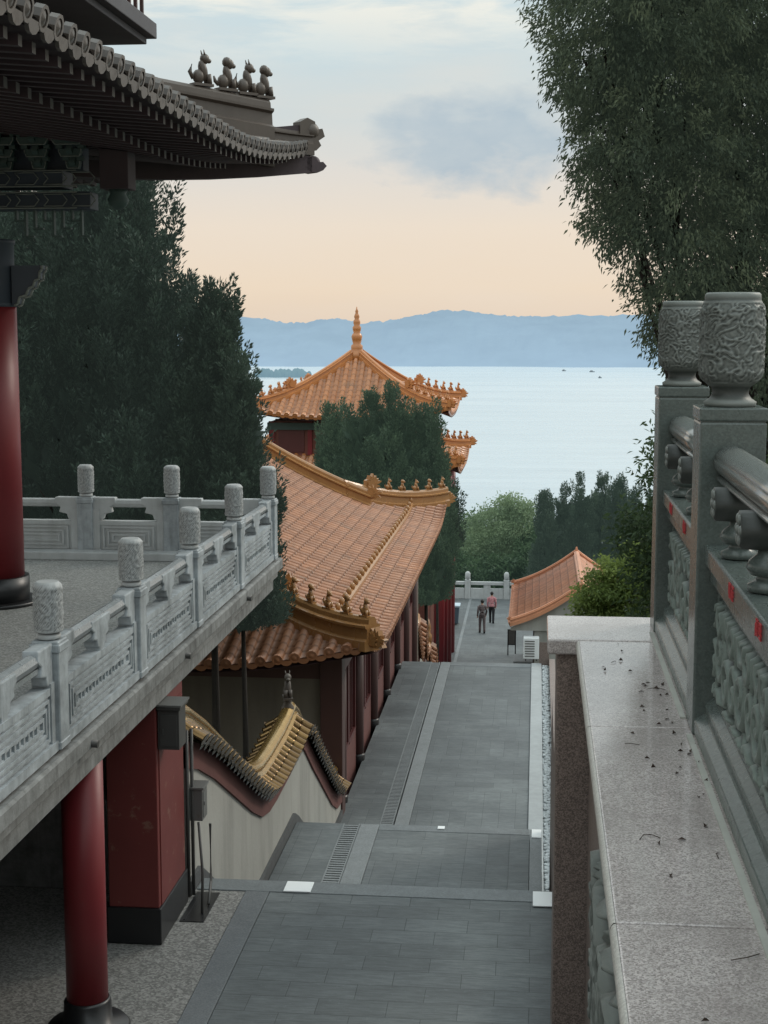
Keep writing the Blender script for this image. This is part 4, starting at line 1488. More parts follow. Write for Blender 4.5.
def bal_bay(p0, p1, mat_rail, carved):
    """rail, panel and cloud brackets between two post centres"""
    p0, p1 = Vector(p0), Vector(p1)
    ax = (p1 - p0).normalized()
    sd = Vector((-ax.y, ax.x, 0))
    L_ = (p1 - p0).length
    a0, a1 = p0 + ax * .1, p1 - ax * .1

    def bx(mb_, s0, s1, w_, z0, z1, off=0):
        q = [a0 + ax * s0 - sd * (w_ - off), a0 + ax * s1 - sd * (w_ - off), a0 + ax * s1 + sd * (w_ + off), a0 + ax * s0 + sd * (w_ + off)]
        mb_.add([(v_.x, v_.y, z0) for v_ in q] + [(v_.x, v_.y, z1) for v_ in q], [(3, 2, 1, 0), (4, 5, 6, 7), (0, 1, 5, 4), (1, 2, 6, 5), (2, 3, 7, 6), (3, 0, 4, 7)])
    l_ = (a1 - a0).length
    rl = MB()
    c0, c1 = a0 + Vector((0, 0, DZ + .7)), a1 + Vector((0, 0, DZ + .7))
    rl.tube([c0, c1], .056, 8, smooth=False)
    if mat_rail == 'marble':
        bx(rl, 0, l_, .035, DZ + .61, DZ + .645)
    obj('handrail', rl, 'rail_stone' if mat_rail == 'marble' else mat_rail, bal)
    pn = MB()
    bx(pn, 0, l_, .085, DZ, DZ + .07)
    bx(pn, 0, l_, .05, DZ + .072, DZ + .46)
    bx(pn, .0, l_, .065, DZ + .42, DZ + .47)
    for s0, s1 in ((0, .09), (l_ - .09, l_)):
        bx(pn, s0, s1, .07, DZ + .072, DZ + (.5 if carved == 'marble_carved' else .62))
    for k, (in_, z0, z1) in enumerate(((.13, .1, .4), (.19, .15, .35), (.25, .2, .3))):
        t_ = .022
        for zz in (z0, z1 - t_):
            bx(pn, in_, l_ - in_, .07, DZ + zz, DZ + zz + t_)
        for ss in (in_, l_ - in_ - t_):
            bx(pn, ss, ss + t_, .0695, DZ + z0 + t_, DZ + z1 - t_)
    if mat_rail == 'marble':
        # key fret in the middle field
        u = .3
        k = 0
        while u < l_ - .36:
            zz = DZ + .215
            bx(pn, u, u + .018, .0665, zz, zz + .07)
            bx(pn, u + .0185, u + .07, .0665, zz + (.052 if k % 2 else 0), zz + (.07 if k % 2 else .018))
            u += .088
            k += 1
    obj('panel', pn, mat_rail, bal)
    mid = a0 + ax * l_ / 2 + Vector((0, 0, DZ + .58))
    for c, h in ((mid, 0), (a0 + Vector((0, 0, DZ + .58)), 1), (a1 + Vector((0, 0, DZ + .58)), -1)):
        if h == 0 and carved != 'marble_carved':
            continue
        cl = MB()
        cloud(cl, c, ax, .9 if h == 0 else 1.15, h, .118)
        obj('cloud_bracket', cl, mat_rail, bal, bevel=.012)


ypos = [3.6, 5.73, 7.86, 9.98, 12.13, 14.28, 16.44, 18.6]
posts = [(-3.42, y) for y in ypos] + [(-4.68, 18.6), (-5.82, 18.6), (-7.1, 18.6), (-8.4, 18.6), (-9.7, 18.6)]
for x, y in posts:
    far_ = x < -3.5
    me = shaft_m if not far_ else shaft_m
    po = bpy.data.objects.new('post', me)
    if not me.materials:
        me.materials.append(M['marble'])
    place(po, bal, (x, y, DZ))
    bv = po.modifiers.new('bevel', 'BEVEL')
    bv.width = .008
    if not drum.materials:
        drum.materials.append(M['marble_carved'])
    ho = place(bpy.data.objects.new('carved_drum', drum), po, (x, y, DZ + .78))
    ho.rotation_euler.z = rnd.uniform(0, 6)
for i in range(len(ypos) - 1):
    bal_bay((-3.42, ypos[i], 0), (-3.42, ypos[i + 1], 0), 'marble', 'marble_carved')
obj('kerb_stone', MB().box(-11, -3.56, 18.22, 18.5, DZ, DZ + .1), 'marble_far', bal, bevel=.01)
xx = [p_[0] for p_ in posts if p_[0] < -3.5]
prev = -3.42
for x in xx:
    bal_bay((prev, 18.6, 0), (x, 18.6, 0), 'marble_far', 'marble_far')
    prev = x

# meter box, pipes
jb = MB().box(-3.44, -3.24, 12.98, 13.24, -3.88, -3.5)
jb.box(-3.442, -3.22, 12.95, 13.27, -3.5, -3.47).box(-3.42, -3.26, 12.972, 12.979, -3.85, -3.55).box(-3.4, -3.385, 12.962, 12.971, -3.74, -3.68)
jbo = obj('junction_box', jb, 'pipe', bevel=.01)
obj('lid', MB().box(-3.442, -3.21, 12.94, 13.28, -3.468, -3.45), 'metal_grey', jbo)
tag(jbo, 'dark metal junction box with pale lid high on the red pier below the deck', 'junction box')
mbx = MB().box(-3.43, -3.3, 14.12, 14.34, -4.95, -4.62)
mbx.box(-3.44, -3.28, 14.1, 14.36, -4.62, -4.6).box(-3.299, -3.294, 14.15, 14.31, -4.92, -4.66).box(-3.294, -3.285, 14.17, 14.19, -4.8, -4.76)
tag(obj('meter_box', mbx, 'metal_grey', bevel=.006), 'small grey meter box on a pipe beside the stained white wall', 'meter box')
pp = MB()
for dx, dy in ((0, 0), (.06, .05)):
    pp.tube([(-3.44 + dx * .6, 14.08 + dy, -4.0), (-3.44 + dx * .6, 14.08 + dy, Z1 + .02)], .018, 8)
pp.tube([(-3.3, 13.95, -4.9), (-3.22, 13.75, -5.35), (-3.22, 13.7, -5.74)], .014, 8)
pp.tube([(-3.24, 14.2, -5.0), (-3.24, 14.2, -5.6), (-3.2, 13.9, -5.73)], .014, 8)
tag(obj('conduit_pipe', pp, 'pipe'), 'thin grey conduit pipes running down beside the red pier to the paving', 'pipes')
tag(obj('drain_cover', MB().box(-3.4, -3.16, 13.5, 14.25, Z1 - .01, Z1 + .006).box(-3.37, -3.35, 13.53, 14.22, Z1 + .006, Z1 + .01), 'black_base'), 'dark drain cover on the speckled floor beside the red pier', 'drain cover')


# white reflective plates on the stair edges
def plate(x0, x1, y0, y1, z, label):
    mb_ = MB().box(x0, x1, y0, y1, z, z + .012)
    tag(obj('white_plate', mb_, 'white', bevel=.003), label, 'floor plate', 'white plates on the stair edges')


plate(-2.52, -2.24, 14.33, 14.6, Z1 + .009, 'white square plate at the left of the nearest landing edge')
plate(.02, .23, 14.2, 14.58, Z1 + .009, 'white plate at the right end of the nearest landing edge, against the brown wall')
plate(.0, .139, 20.3, 20.64, Z2 + .005, 'white plate on the right end of the second landing edge, farther down the stairs')
plate(-1.35, -1.25, 20.52, 20.64, Z2 + .007, 'tiny white plate in the middle of the second landing edge')

# ------------------------------------------------------------------ right wall and dark stone fence
gw = thing('granite_wall', 'brown granite wall with polished grey cap slabs at right of the stairs', 'wall', (.4, 4, -5.7))
CZ = -1.40
obj('wall_face', MB().box(.255, .8, -4, 6.56, -6.4, CZ - .055), 'granite_brown', gw)
obj('end_pier', MB().box(.105, .82, 6.6, 7.1, -9.2, CZ - .07), 'granite_brown', gw, bevel=.008)
obj('end_pier_cap', MB().box(.06, .86, 6.563, 7.12, CZ - .068, CZ + .004), 'cap', gw, bevel=.01)
edges = [-2.0, -.06, 1.65, 3.385, 5.13, 6.56]
for i in range(len(edges) - 1):
    cs = MB().box(.2, .80, edges[i] + .003, edges[i + 1] - .003, CZ - .055, CZ)
    s_ = obj('cap_slab', cs, 'cap', gw, bevel=.006)
    nose = MB()
    pf = [(.2005, CZ - .054)] + [(.2 - .014 * math.sin(PI * k / 8), CZ - .027 - .026 * math.cos(PI * k / 8)) for k in range(9)] + [(.2005, CZ - .001)]
    k_ = len(pf)
    vs = [(x, edges[i] + .003, z) for x, z in pf] + [(x, edges[i + 1] - .003, z) for x, z in pf]
    nose.add(vs, [(q, q + 1, q + 1 + k_, q + k_) for q in range(k_ - 1)], True)
    obj('cap_nosing', nose, 'cap_edge', s_)


def scroll_field(u, v, seed=0, sc_=.2):
    """relief height of spiralling cloud scrolls, 0..1"""
    best = 0
    iu, iv = math.floor(u / sc_), math.floor(v / sc_)
    for a in (-1, 0, 1):
        for b_ in (-1, 0, 1):
            cu, cv = iu + a, iv + b_
            h1 = math.sin(cu * 127.1 + cv * 311.7 + seed) * 43758.5453
            h1 -= math.floor(h1)
            h2 = math.sin(cu * 269.5 + cv * 183.3 + seed) * 43758.5453
            h2 -= math.floor(h2)
            du, dv_ = u - (cu + .5 + .5 * (h1 - .5)) * sc_, v - (cv + .5 + .5 * (h2 - .5)) * sc_
            rr = math.hypot(du, dv_)
            Rm = sc_ * (.58 + .16 * h1)
            if rr > Rm:
                continue
            th_ = math.atan2(dv_, du) * (1 if h2 > .5 else -1)
            ph = rr / Rm * 1.75 * 2 * PI + th_
            band = min(1, max(0, .5 + 1.3 * math.cos(ph)))
            edge = min(1, (1 - rr / Rm) * 5)
            best = max(best, (.35 + .65 * band) * edge)
    return best


def relief(x, y0, y1, z0, z1, depth, nu, nv, seed, sgn=-1, sc_=.2):
    mb_ = MB()
    vs_ = []
    for j in range(nv + 1):
        z = z0 + (z1 - z0) * j / nv
        for i in range(nu + 1):
            y = y0 + (y1 - y0) * i / nu
            e_ = min(1, min(i, nu - i) / 3, min(j, nv - j) / 3)
            h_ = scroll_field(y, z, seed, sc_) * e_
            h_ += .08 * noise.noise(Vector((y * 30, z * 30, seed))) * e_
            vs_.append((x + sgn * depth * h_, y, z))
    w_ = nu + 1
    fs_ = [(j * w_ + i, (j + 1) * w_ + i, (j + 1) * w_ + i + 1, j * w_ + i + 1) for j in range(nv) for i in range(nu)]
    mb_.add(vs_, fs_, True)
    return mb_


obj('carved_panel', relief(.25, 1.2, 4.35, -2.5, -1.52, .075, 260, 90, 4, sc_=.26), 'fence_carve', gw)

fn = thing('stone_fence', 'dark green stone fence with carved vase heads and scroll relief panels at right', 'fence', (.65, 5, CZ))
FX0, FX1 = .545, .765
FXC = (FX0 + FX1) / 2


def fhead():
    hp_ = [(.07, 0), (.086, .005), (.088, .018), (.07, .03), (.06, .046), (.064, .066)]
    body = []
    for i in range(91):
        t_ = i / 90
        r = .106 + .004 * math.sin(t_ * PI) - .034 * max(0, 1 - t_ / .17) ** 2 - .012 * max(0, (t_ - .86) / .14) ** 2
        body.append((r, .072 + .288 * t_))
    top = [(.0935, .364), (.094, .37), (.093, .38), (.087, .386)]
    return MB().lathe(0, 0, hp_ + body + top, 150, disp=lambda a, z, r: carve(a, z, r, .0062, 1.25) if .085 < z < .35 else 0)


head_me = fhead().mesh('vase_head')
pb = MB().box(-.11, .11, -.11, .11, 0, 1.08)
post_me = pb.mesh('fence_post')
capm = MB().box(-.113, .113, -.113, .113, 1.083, 1.128).box(-.105, .105, -.105, .105, 1.055, 1.09)
cap_me = capm.mesh('post_cap')
FP = [2.62, 5.15, 6.87]
for y in [-1.0, .8] + FP:
    po = obj('post', post_me, 'fence_stone', fn, (FXC, y, CZ), bevel=.008)
    obj('post_cap', cap_me, 'fence_stone', po, (FXC, y, CZ), bevel=.006)
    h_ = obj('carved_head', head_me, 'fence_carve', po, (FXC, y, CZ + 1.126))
    h_.rotation_euler.z = rnd.uniform(0, 6)
vase_prof = [(.035, 0), (.062, .004), (.064, .022), (.04, .034), (.03, .05), (.055, .05), (.07, .07), (.06, .09), (.036, .108), (.034, .13)]
bays = [(.91, 2.51), (2.73, 5.04), (5.26, 6.76)]
for y0, y1 in bays:
    hr_ = MB()
    hz = -.452
    pf = []
    for k in range(48):
        a = 2 * PI * k / 48
        rr_ = 1 - .09 * math.exp(-((math.sin(a) - .28) / .1) ** 2)
        pf.append((.06 * rr_ * math.cos(a), .053 * rr_ * math.sin(a)))
    hr_.sweep(pf, [(FXC - .005, y0, hz), (FXC - .005, (y0 + y1) / 2, hz), (FXC - .005, y1, hz)], smooth=True)
    hr_.sweep([(.05 * math.cos(2 * PI * k / 20), -.056 + .016 * math.sin(2 * PI * k / 20)) for k in range(20)], [(FXC - .005, y0, hz), (FXC - .005, y1, hz)], smooth=True)
    obj('handrail', hr_, 'rail_polish', fn)
    ld = MB().box(FXC - .085, FXC + .085, y0, y1, -.80, -.735)
    ld.box(FXC - .065, FXC + .065, y0, y1, -.86, -.803)
    obj('ledge', ld, 'fence_stone', fn, bevel=.008)
    nb = int((y1 - y0 - .2) / .6) + 1
    for k in range(nb):
        y = y1 - .3 - .6 * k
        vo = MB()
        if k in (0, nb - 1):
            pass
        vo.lathe(FXC - .01, y, [(r * .9, -.735 + z) for r, z in vase_prof], 20)
        vb = obj('vase', vo, 'fence_stone', fn)
        sb = MB()
        # lotus scroll block lying across the vase
        n_ = 18
        vs, fs = [], []
        for q, (xo, rs) in enumerate(((-.085, .8), (-.08, .97), (-.03, 1.0), (.05, 1.0), (.08, .9))):
            for i in range(n_):
                a = 2 * PI * i / n_
                r_ = .056 * rs * (1 + .06 * math.cos(6 * a))
                vs.append((FXC - .01 + xo, y + r_ * math.cos(a) * 1.25, -.56 + r_ * math.sin(a) * 1.0))
        for q in range(4):
            for i in range(n_):
                j = (i + 1) % n_
                fs.append((q * n_ + i, (q + 1) * n_ + i, (q + 1) * n_ + j, q * n_ + j))
        sb.add(vs, fs, True)
        sb.add([vs[i] for i in range(n_)], [tuple(range(n_))])
        sb.add([vs[4 * n_ + i] for i in range(n_)], [tuple(reversed(range(n_)))])
        for i in range(6):
            a = 2 * PI * i / 6
            sb.ell((FXC - .095, y + .036 * math.cos(a), -.56 + .033 * math.sin(a)), (.006, .021, .016), 7, 5)
        sb.ell((FXC - .096, y, -.56), (.008, .016, .014), 7, 5)
        obj('lotus_block', sb, 'fence_carve', vb)
    pn = MB().box(FXC - .02, FXC + .05, y0, y1, CZ + .11, -.862)
    pn.box(FXC - .04, FXC - .02, y0, y1, -.9, -.862).box(FXC - .04, FXC - .02, y0, y0 + .05, CZ + .15, -.9).box(FXC - .04, FXC - .02, y1 - .05, y1, CZ + .15, -.9)
    po = obj('panel', pn, 'fence_stone', fn, bevel=.004)
    obj('relief', relief(FXC - .022, y0 + .055, y1 - .055, CZ + .155, -.905, .035, int((y1 - y0) * 150), 56, y0, sc_=.17), 'panel_carve', po)
    br = MB()
    pf = [(-.105, 0), (-.105, .045), (-.07, .07), (-.07, .1), (-.04, .125), (-.04, .15), (.07, .15), (.09, .05), (.09, 0)]
    k_ = len(pf)
    vs = [(FXC + a, y0, CZ + .012 + b_) for a, b_ in pf] + [(FXC + a, y1, CZ + .012 + b_) for a, b_ in pf]
    br.add(vs, [tuple(range(k_)), tuple(reversed(range(k_, 2 * k_)))] + [(q, q + k_, (q + 1) % k_ + k_, (q + 1) % k_) for q in range(k_)])
    obj('base_rail', br, 'fence_stone', fn, bevel=.004)
    obj('grout_line', MB().box(FXC - .13, FXC - .11, y0, y1, CZ, CZ + .006).box(FXC - .1, FXC + .06, y0, y1, CZ, CZ + .011), 'grout', fn)


def glyph(mb_, y, z, s, x, seed):
    g_ = random.Random(seed)
    for k in range(4):
        zz = z - s / 2 + s * (k + .5) / 4
        mb_.box(x - .003, x, y - s * .45 * g_.uniform(.6, 1), y + s * .45 * g_.uniform(.6, 1), zz - s * .05, zz + s * .05)
    for k in range(3):
        yy = y + s * (-.3 + .3 * k)
        mb_.box(x - .004, x - .001, yy - s * .05, yy + s * .05, z - s * .5 * g_.uniform(.3, 1), z + s * .5 * g_.uniform(.3, 1))


for i, (y, z) in enumerate(((4.32, -.768), (3.78, -.768), (6.3, -.768), (5.72, -.768))):
    g_ = MB()
    for q in range(2):
        glyph(g_, y + .028 - .06 * q, z, .05, FXC - .0855, 10 * i + q)
    obj('red_inscription', g_, 'redmark', fn)

# dry leaves and twigs on the cap
lm = MB()
for i in range(58):
    if i < 44:
        cy, cx = rnd.choice([(5.75, .44), (6.3, .42), (5.2, .5), (4.7, .53), (5.9, .52), (4.5, .55)])
        y, x = rnd.gauss(cy, .16), rnd.gauss(cx, .06)
    else:
        y, x = rnd.uniform(2.7, 6.5), rnd.uniform(.27, .54)
    if not (.22 < x < .545) or not 2.5 < y < 6.54:
        continue
    a = rnd.uniform(0, 6.3)
    s_ = rnd.uniform(.006, .013)
    d1 = Vector((math.cos(a), math.sin(a), 0)) * s_
    d2 = Vector((-math.sin(a), math.cos(a), 0)) * s_ * .5
    c = Vector((x, y, CZ + .003))
    up_ = Vector((0, 0, rnd.uniform(.003, .014)))
    lm.add([c - d1, c + d2 + up_, c + d1, c - d2 + up_ * .6, c], [(0, 4, 1), (1, 4, 2), (2, 4, 3), (3, 4, 0)])
for i in range(7):
    y, x, a = rnd.uniform(3, 6.4), rnd.uniform(.27, .52), rnd.uniform(0, 6.3)
    l_ = rnd.uniform(.03, .09)
    lm.tube([(x, y, CZ + .004), (x + l_ * .5 * math.cos(a), y + l_ * .5 * math.sin(a), CZ + .008), (x + l_ * math.cos(a + .3), y + l_ * math.sin(a + .3), CZ + .003)], .0013, 5)
o = obj('fallen_leaves', lm, 'leaf_litter')
o['kind'] = 'stuff'
o['label'] = 'dry brown leaves and twigs scattered on the wall cap'
# terrace the fence protects
struct('terrace', MB().box(.802, 14, -8, 7.05, -6.6, CZ + .005), 'granite_floor')

# ------------------------------------------------------------------ lower landing: balustrade, bin, boards
fb = thing('stone_balustrade', 'distant white stone balustrade closing the lower landing before the trees', 'balustrade', (-3, 83, Z4))
for i in range(7):
    x = -8.2 + i * 2.2
    po = obj('post', MB().box(x - .16, x + .16, 82.84, 83.16, Z4, Z4 + 1.1), 'marble_far', fb, bevel=.02)
    obj('post_head', MB().lathe(x, 83, [(.1, Z4 + 1.1), (.15, Z4 + 1.16), (.15, Z4 + 1.45), (.08, Z4 + 1.55)], 12), 'marble_far', po)
    if i < 6:
        obj('panel', MB().box(x + .17, x + 2.03, 82.92, 83.08, Z4, Z4 + .6).box(x + .17, x + 2.03, 82.9, 83.1, Z4 + .8, Z4 + .98).box(x + .9, x + 1.3, 82.93, 83.07, Z4 + .6, Z4 + .8), 'marble_far', fb, bevel=.01)
bn = thing('waste_bin', 'blue grey waste bin with pale lid at the left edge of the lower landing', 'bin', (-4.2, 75.6, Z4))
bb = MB()
bb.add([(-4.46, 75.3, Z4 + .08), (-3.94, 75.3, Z4 + .08), (-3.94, 75.9, Z4 + .08), (-4.46, 75.9, Z4 + .08), (-4.52, 75.22, Z4 + .95), (-3.88, 75.22, Z4 + .95), (-3.88, 75.98, Z4 + .95), (-4.52, 75.98, Z4 + .95)],
       [(3, 2, 1, 0), (4, 5, 6, 7), (0, 1, 5, 4), (1, 2, 6, 5), (2, 3, 7, 6), (3, 0, 4, 7)])
obj('body', bb, 'bin_blue', bn, bevel=.03)
obj('lid', MB().box(-4.56, -3.84, 75.18, 76.02, Z4 + .952, Z4 + 1.06), 'bin_lid', bn, bevel=.03)
for x in (-4.42, -3.98):
    obj('wheel', MB().tube([(x - .03, 75.85, Z4 + .1), (x + .03, 75.85, Z4 + .1)], .1, 14), 'black_base', bn)
nb_ = thing('notice_board', 'small dark framed notice board on legs left of the tiled house wall', 'sign', (-1.0, 68.6, Z4))
obj('frame', MB().box(-1.25, -.85, 68.5, 68.56, Z4 + .5, Z4 + .55).box(-1.25, -.85, 68.5, 68.56, Z4 + 1.2, Z4 + 1.25).box(-1.25, -1.2, 68.5, 68.56, Z4, Z4 + 1.2).box(-.9, -.85, 68.5, 68.56, Z4, Z4 + 1.2), 'black_base', nb_)
obj('board', MB().box(-1.2, -.9, 68.51, 68.55, Z4 + .55, Z4 + 1.2), 'grey_wall', nb_)
ub = thing('air_conditioner', 'white air conditioner unit on brackets under the eave of the tiled house', 'air conditioner', (-.1, 57.7, -13.1))
obj('casing', MB().box(-.42, .2, 57.45, 57.9, -13.05, -12.2), 'white', ub, bevel=.03)
gm = MB()
for i in range(7):
    gm.box(-.36, .02, 57.43, 57.447, -12.95 + i * .1, -12.91 + i * .1)
obj('grille', gm, 'metal_grey', ub)
obj('bracket', MB().box(-.35, -.3, 57.45, 58.2, -13.12, -13.06).box(.08, .13, 57.45, 58.2, -13.12, -13.06), 'pipe', ub)
sp2 = thing('stone_plinth', 'low beige stone plinth beside the tiled house wall', 'plinth', (-.45, 64.4, Z4))
obj('block', MB().box(-.85, -.05, 63.6, 65.0, Z4, Z4 + .75), 'plaster', sp2, bevel=.02)
obj('top_slab', MB().box(-.9, -.02, 63.55, 65.05, Z4 + .753, Z4 + .85), 'kerb', sp2, bevel=.02)

# ------------------------------------------------------------------ people


def person(label, x, y, z, top, bottom, h=1.66, face=-PI / 2, stride=.12, lean=0):
    root = thing('person', label, 'person', (x, y, z), 'people walking on the lower landing')
    k = h / 1.7
    J = {'pel': (0, 0, .93), 'sp': (0, 0, 1.12), 'ch': (.01, 0, 1.32), 'nk': (.01, 0, 1.47), 'hd': (.03, 0, 1.6),
         'shl': (0, .17, 1.4), 'ell': (-.03, .22, 1.14), 'wrl': (.06, .23, .9), 'hnl': (.09, .225, .8),
         'shr': (0, -.17, 1.4), 'elr': (-.02, -.22, 1.14), 'wrr': (.1, -.2, .92), 'hnr': (.14, -.19, .82),
         'hil': (0, .09, .88), 'knl': (stride * .8, .095, .5), 'anl': (stride, .095, .09), 'tol': (stride + .15, .1, .03),
         'hir': (0, -.09, .88), 'knr': (-stride * .3, -.095, .5), 'anr': (-stride, -.095, .1), 'tor': (-stride + .15, -.1, .03)}
    rot = Matrix.Rotation(face, 3, 'Z')

    def grow(name, chain, rad, mat, sub=1):
        ids, vs_, es_, rr = {}, [], [], []
        for a, b_ in chain:
            for q in (a, b_):
                if q not in ids:
                    ids[q] = len(vs_)
                    vs_.append(tuple(rot @ Vector(J[q]) * k + Vector((x, y, z))))
                    rr.append(rad[q])
            es_.append((ids[a], ids[b_]))
        me = bpy.data.meshes.new(name)
        me.from_pydata(vs_, es_, [])
        me.materials.append(M[mat])
        o_ = place(bpy.data.objects.new(name, me), root, (0, 0, 0))
        sk_ = o_.modifiers.new('skin', 'SKIN')
        lay = me.skin_vertices[0] if me.skin_vertices else None
        if lay is None:
            bpy.context.view_layer.objects.active = o_
            me.attributes
        if len(me.skin_vertices):
            for i_, r_ in enumerate(rr):
                me.skin_vertices[0].data[i_].radius = (r_ * k, r_ * k)
                me.skin_vertices[0].data[i_].use_root = i_ == 0
        sd_ = o_.modifiers.new('sub', 'SUBSURF')
        sd_.levels = sd_.render_levels = 2
        return o_
    body_r = {'pel': .13, 'sp': .12, 'ch': .14, 'nk': .055, 'hd': .1, 'shl': .075, 'ell': .05, 'wrl': .035, 'hnl': .045, 'shr': .075, 'elr': .05, 'wrr': .035, 'hnr': .045,
              'hil': .09, 'knl': .06, 'anl': .045, 'tol': .04, 'hir': .09, 'knr': .06, 'anr': .045, 'tor': .04}
    # fall back to tubes if the skin layer cannot be created
    bd = MB()

    def J3(q):
        return rot @ Vector(J[q]) * k + Vector((x, y, z))

    def limb(mb_, names, rs, n_=10):
        pts = [J3(q) for q in names]
        dense, rr = [], []
        for i_ in range(len(pts) - 1):
            for s_ in range(4):
                f_ = s_ / 4
                dense.append(pts[i_].lerp(pts[i_ + 1], f_))
                rr.append((rs[i_] + (rs[i_ + 1] - rs[i_]) * f_) * k)
        dense.append(pts[-1])
        rr.append(rs[-1] * k)
        mb_.tube(dense, rr, n_)
    # continuous body: head, neck, hands
    limb(bd, ['pel', 'sp', 'ch', 'nk', 'hd'], [.11, .1, .11, .055, .06])
    bd.ell(J3('hd') + Vector((0, 0, .02)), (.085 * k, .08 * k, .115 * k), 12, 9)
    nose = rot @ Vector((.09 * k, 0, -.005)) + J3('hd')
    bd.ell(nose, (.015, .015, .02), 6, 5)
    for sd_ in ('l', 'r'):
        limb(bd, ['sh' + sd_, 'el' + sd_, 'wr' + sd_, 'hn' + sd_], [.05, .04, .03, .035])
        limb(bd, ['hi' + sd_, 'kn' + sd_, 'an' + sd_], [.08, .05, .035])
    obj('body', bd, 'skin', root)
    tp = MB()
    limb(tp, ['pel', 'sp', 'ch', 'nk'], [.155, .135, .15, .075], 14)
    limb(tp, ['shl', 'ch', 'shr'], [.075, .12, .075], 12)
    for sd_ in ('l', 'r'):
        limb(tp, ['sh' + sd_, 'el' + sd_, 'wr' + sd_], [.07, .055, .045])
    obj('jacket', tp, top, root)
    tr = MB()
    for sd_ in ('l', 'r'):
        limb(tr, ['pel', 'hi' + sd_, 'kn' + sd_, 'an' + sd_], [.12, .1, .07, .06])
    obj('trousers', tr, bottom, root)
    for sd_ in ('l', 'r'):
        sh = MB()
        a_ = J3('an' + sd_)
        t_ = J3('to' + sd_)
        sh.tube([a_ + Vector((0, 0, -.03)), a_.lerp(t_, .5), t_], [.055, .05, .035], 8)
        obj('shoe', sh, 'cloth_black', root)
    hr2 = MB()
    hr2.ell(J3('hd') + rot @ Vector((-.025, 0, .045)), (.095 * k, .09 * k, .105 * k), 12, 8)
    obj('hair', hr2, 'hair', root)
    return root


person('person in dark grey brown clothes walking on the lower landing', -2.62, 73.4, Z4, 'cloth_dark', 'cloth_dark', 1.7, PI / 2 + .2)
person('person in pink top and black trousers walking just ahead', -2.22, 76.0, Z4, 'cloth_pink', 'cloth_black', 1.64, PI / 2 - .1)


# ------------------------------------------------------------------ boats
def boat(px, py, label, L_=7.0):
    r_ = ray(px, py)
    q = r_ * (ZL / r_.z)
    root = thing('boat', label, 'boat', q, 'small boats far out on the lake')
    hb = MB()
    st = [(-.5, .3), (-.3, .38), (.1, .38), (.35, .24), (.5, .02)]
    vs_ = []
    for f, w_ in st:
        vs_ += [(q.x + f * L_, q.y - w_ * 2.5, q.z + 1.0), (q.x + f * L_, q.y + w_ * 2.5, q.z + 1.0), (q.x + f * L_ * .9, q.y + w_ * 1.5, q.z - .3), (q.x + f * L_ * .9, q.y - w_ * 1.5, q.z - .3)]
    fs_ = []
    for i in range(4):
        for k in range(4):
            fs_.append((i * 4 + k, i * 4 + (k + 1) % 4, (i + 1) * 4 + (k + 1) % 4, (i + 1) * 4 + k))
    fs_ += [(0, 1, 2, 3), (19, 18, 17, 16)]
    hb.add(vs_, fs_)
    obj('hull', hb, 'bin_blue', root)
    obj('cabin', MB().box(q.x - L_ * .3, q.x + L_ * .12, q.y - .8, q.y + .8, q.z + 1.0, q.z + 2.5).box(q.x - L_ * .34, q.x + L_ * .16, q.y - .9, q.y + .9, q.z + 2.5, q.z + 2.7), 'boat_white', root)


boat(564, 371, 'small dark boat on the lake, left one of the pair nearest the far shore')
boat(592, 372, 'small dark boat on the lake, right one of the pair nearest the far shore', 9)
boat(600, 378, 'pale boat on the lake slightly below the pair of boats', 5)

# ------------------------------------------------------------------ vegetation


def leaf_mesh(name, base, dirs, ln, wd, tint, mat, bend=.0):
    """rhombic leaves: base points, unit directions, lengths, widths, per-leaf tint"""
    n = len(base)
    ref = nrg.normal(size=(n, 3))
    side = np.cross(dirs, ref)
    side /= np.linalg.norm(side, axis=1, keepdims=True) + 1e-9
    ln, wd = ln[:, None], wd[:, None]
    mid = base + dirs * ln * .45
    tip = base + dirs * ln
    tip[:, 2] -= bend * ln[:, 0]
    V = np.stack([base, mid + side * wd / 2, tip, mid - side * wd / 2], 1).reshape(-1, 3)
    me = bpy.data.meshes.new(name)
    me.vertices.add(4 * n)
    me.vertices.foreach_set('co', V.astype(np.float32).ravel())
    me.loops.add(4 * n)
    me.loops.foreach_set('vertex_index', np.arange(4 * n, dtype=np.int32))
    me.polygons.add(n)
    me.polygons.foreach_set('loop_start', np.arange(0, 4 * n, 4, dtype=np.int32))
    me.polygons.foreach_set('loop_total', np.full(n, 4, dtype=np.int32))
    at = me.attributes.new('tint', 'FLOAT', 'POINT')
    at.data.foreach_set('value', np.repeat(tint, 4).astype(np.float32))
    me.update()
    me.materials.append(M[mat])
    return me


def unit(a):
    return a / (np.linalg.norm(a, axis=1, keepdims=True) + 1e-9)


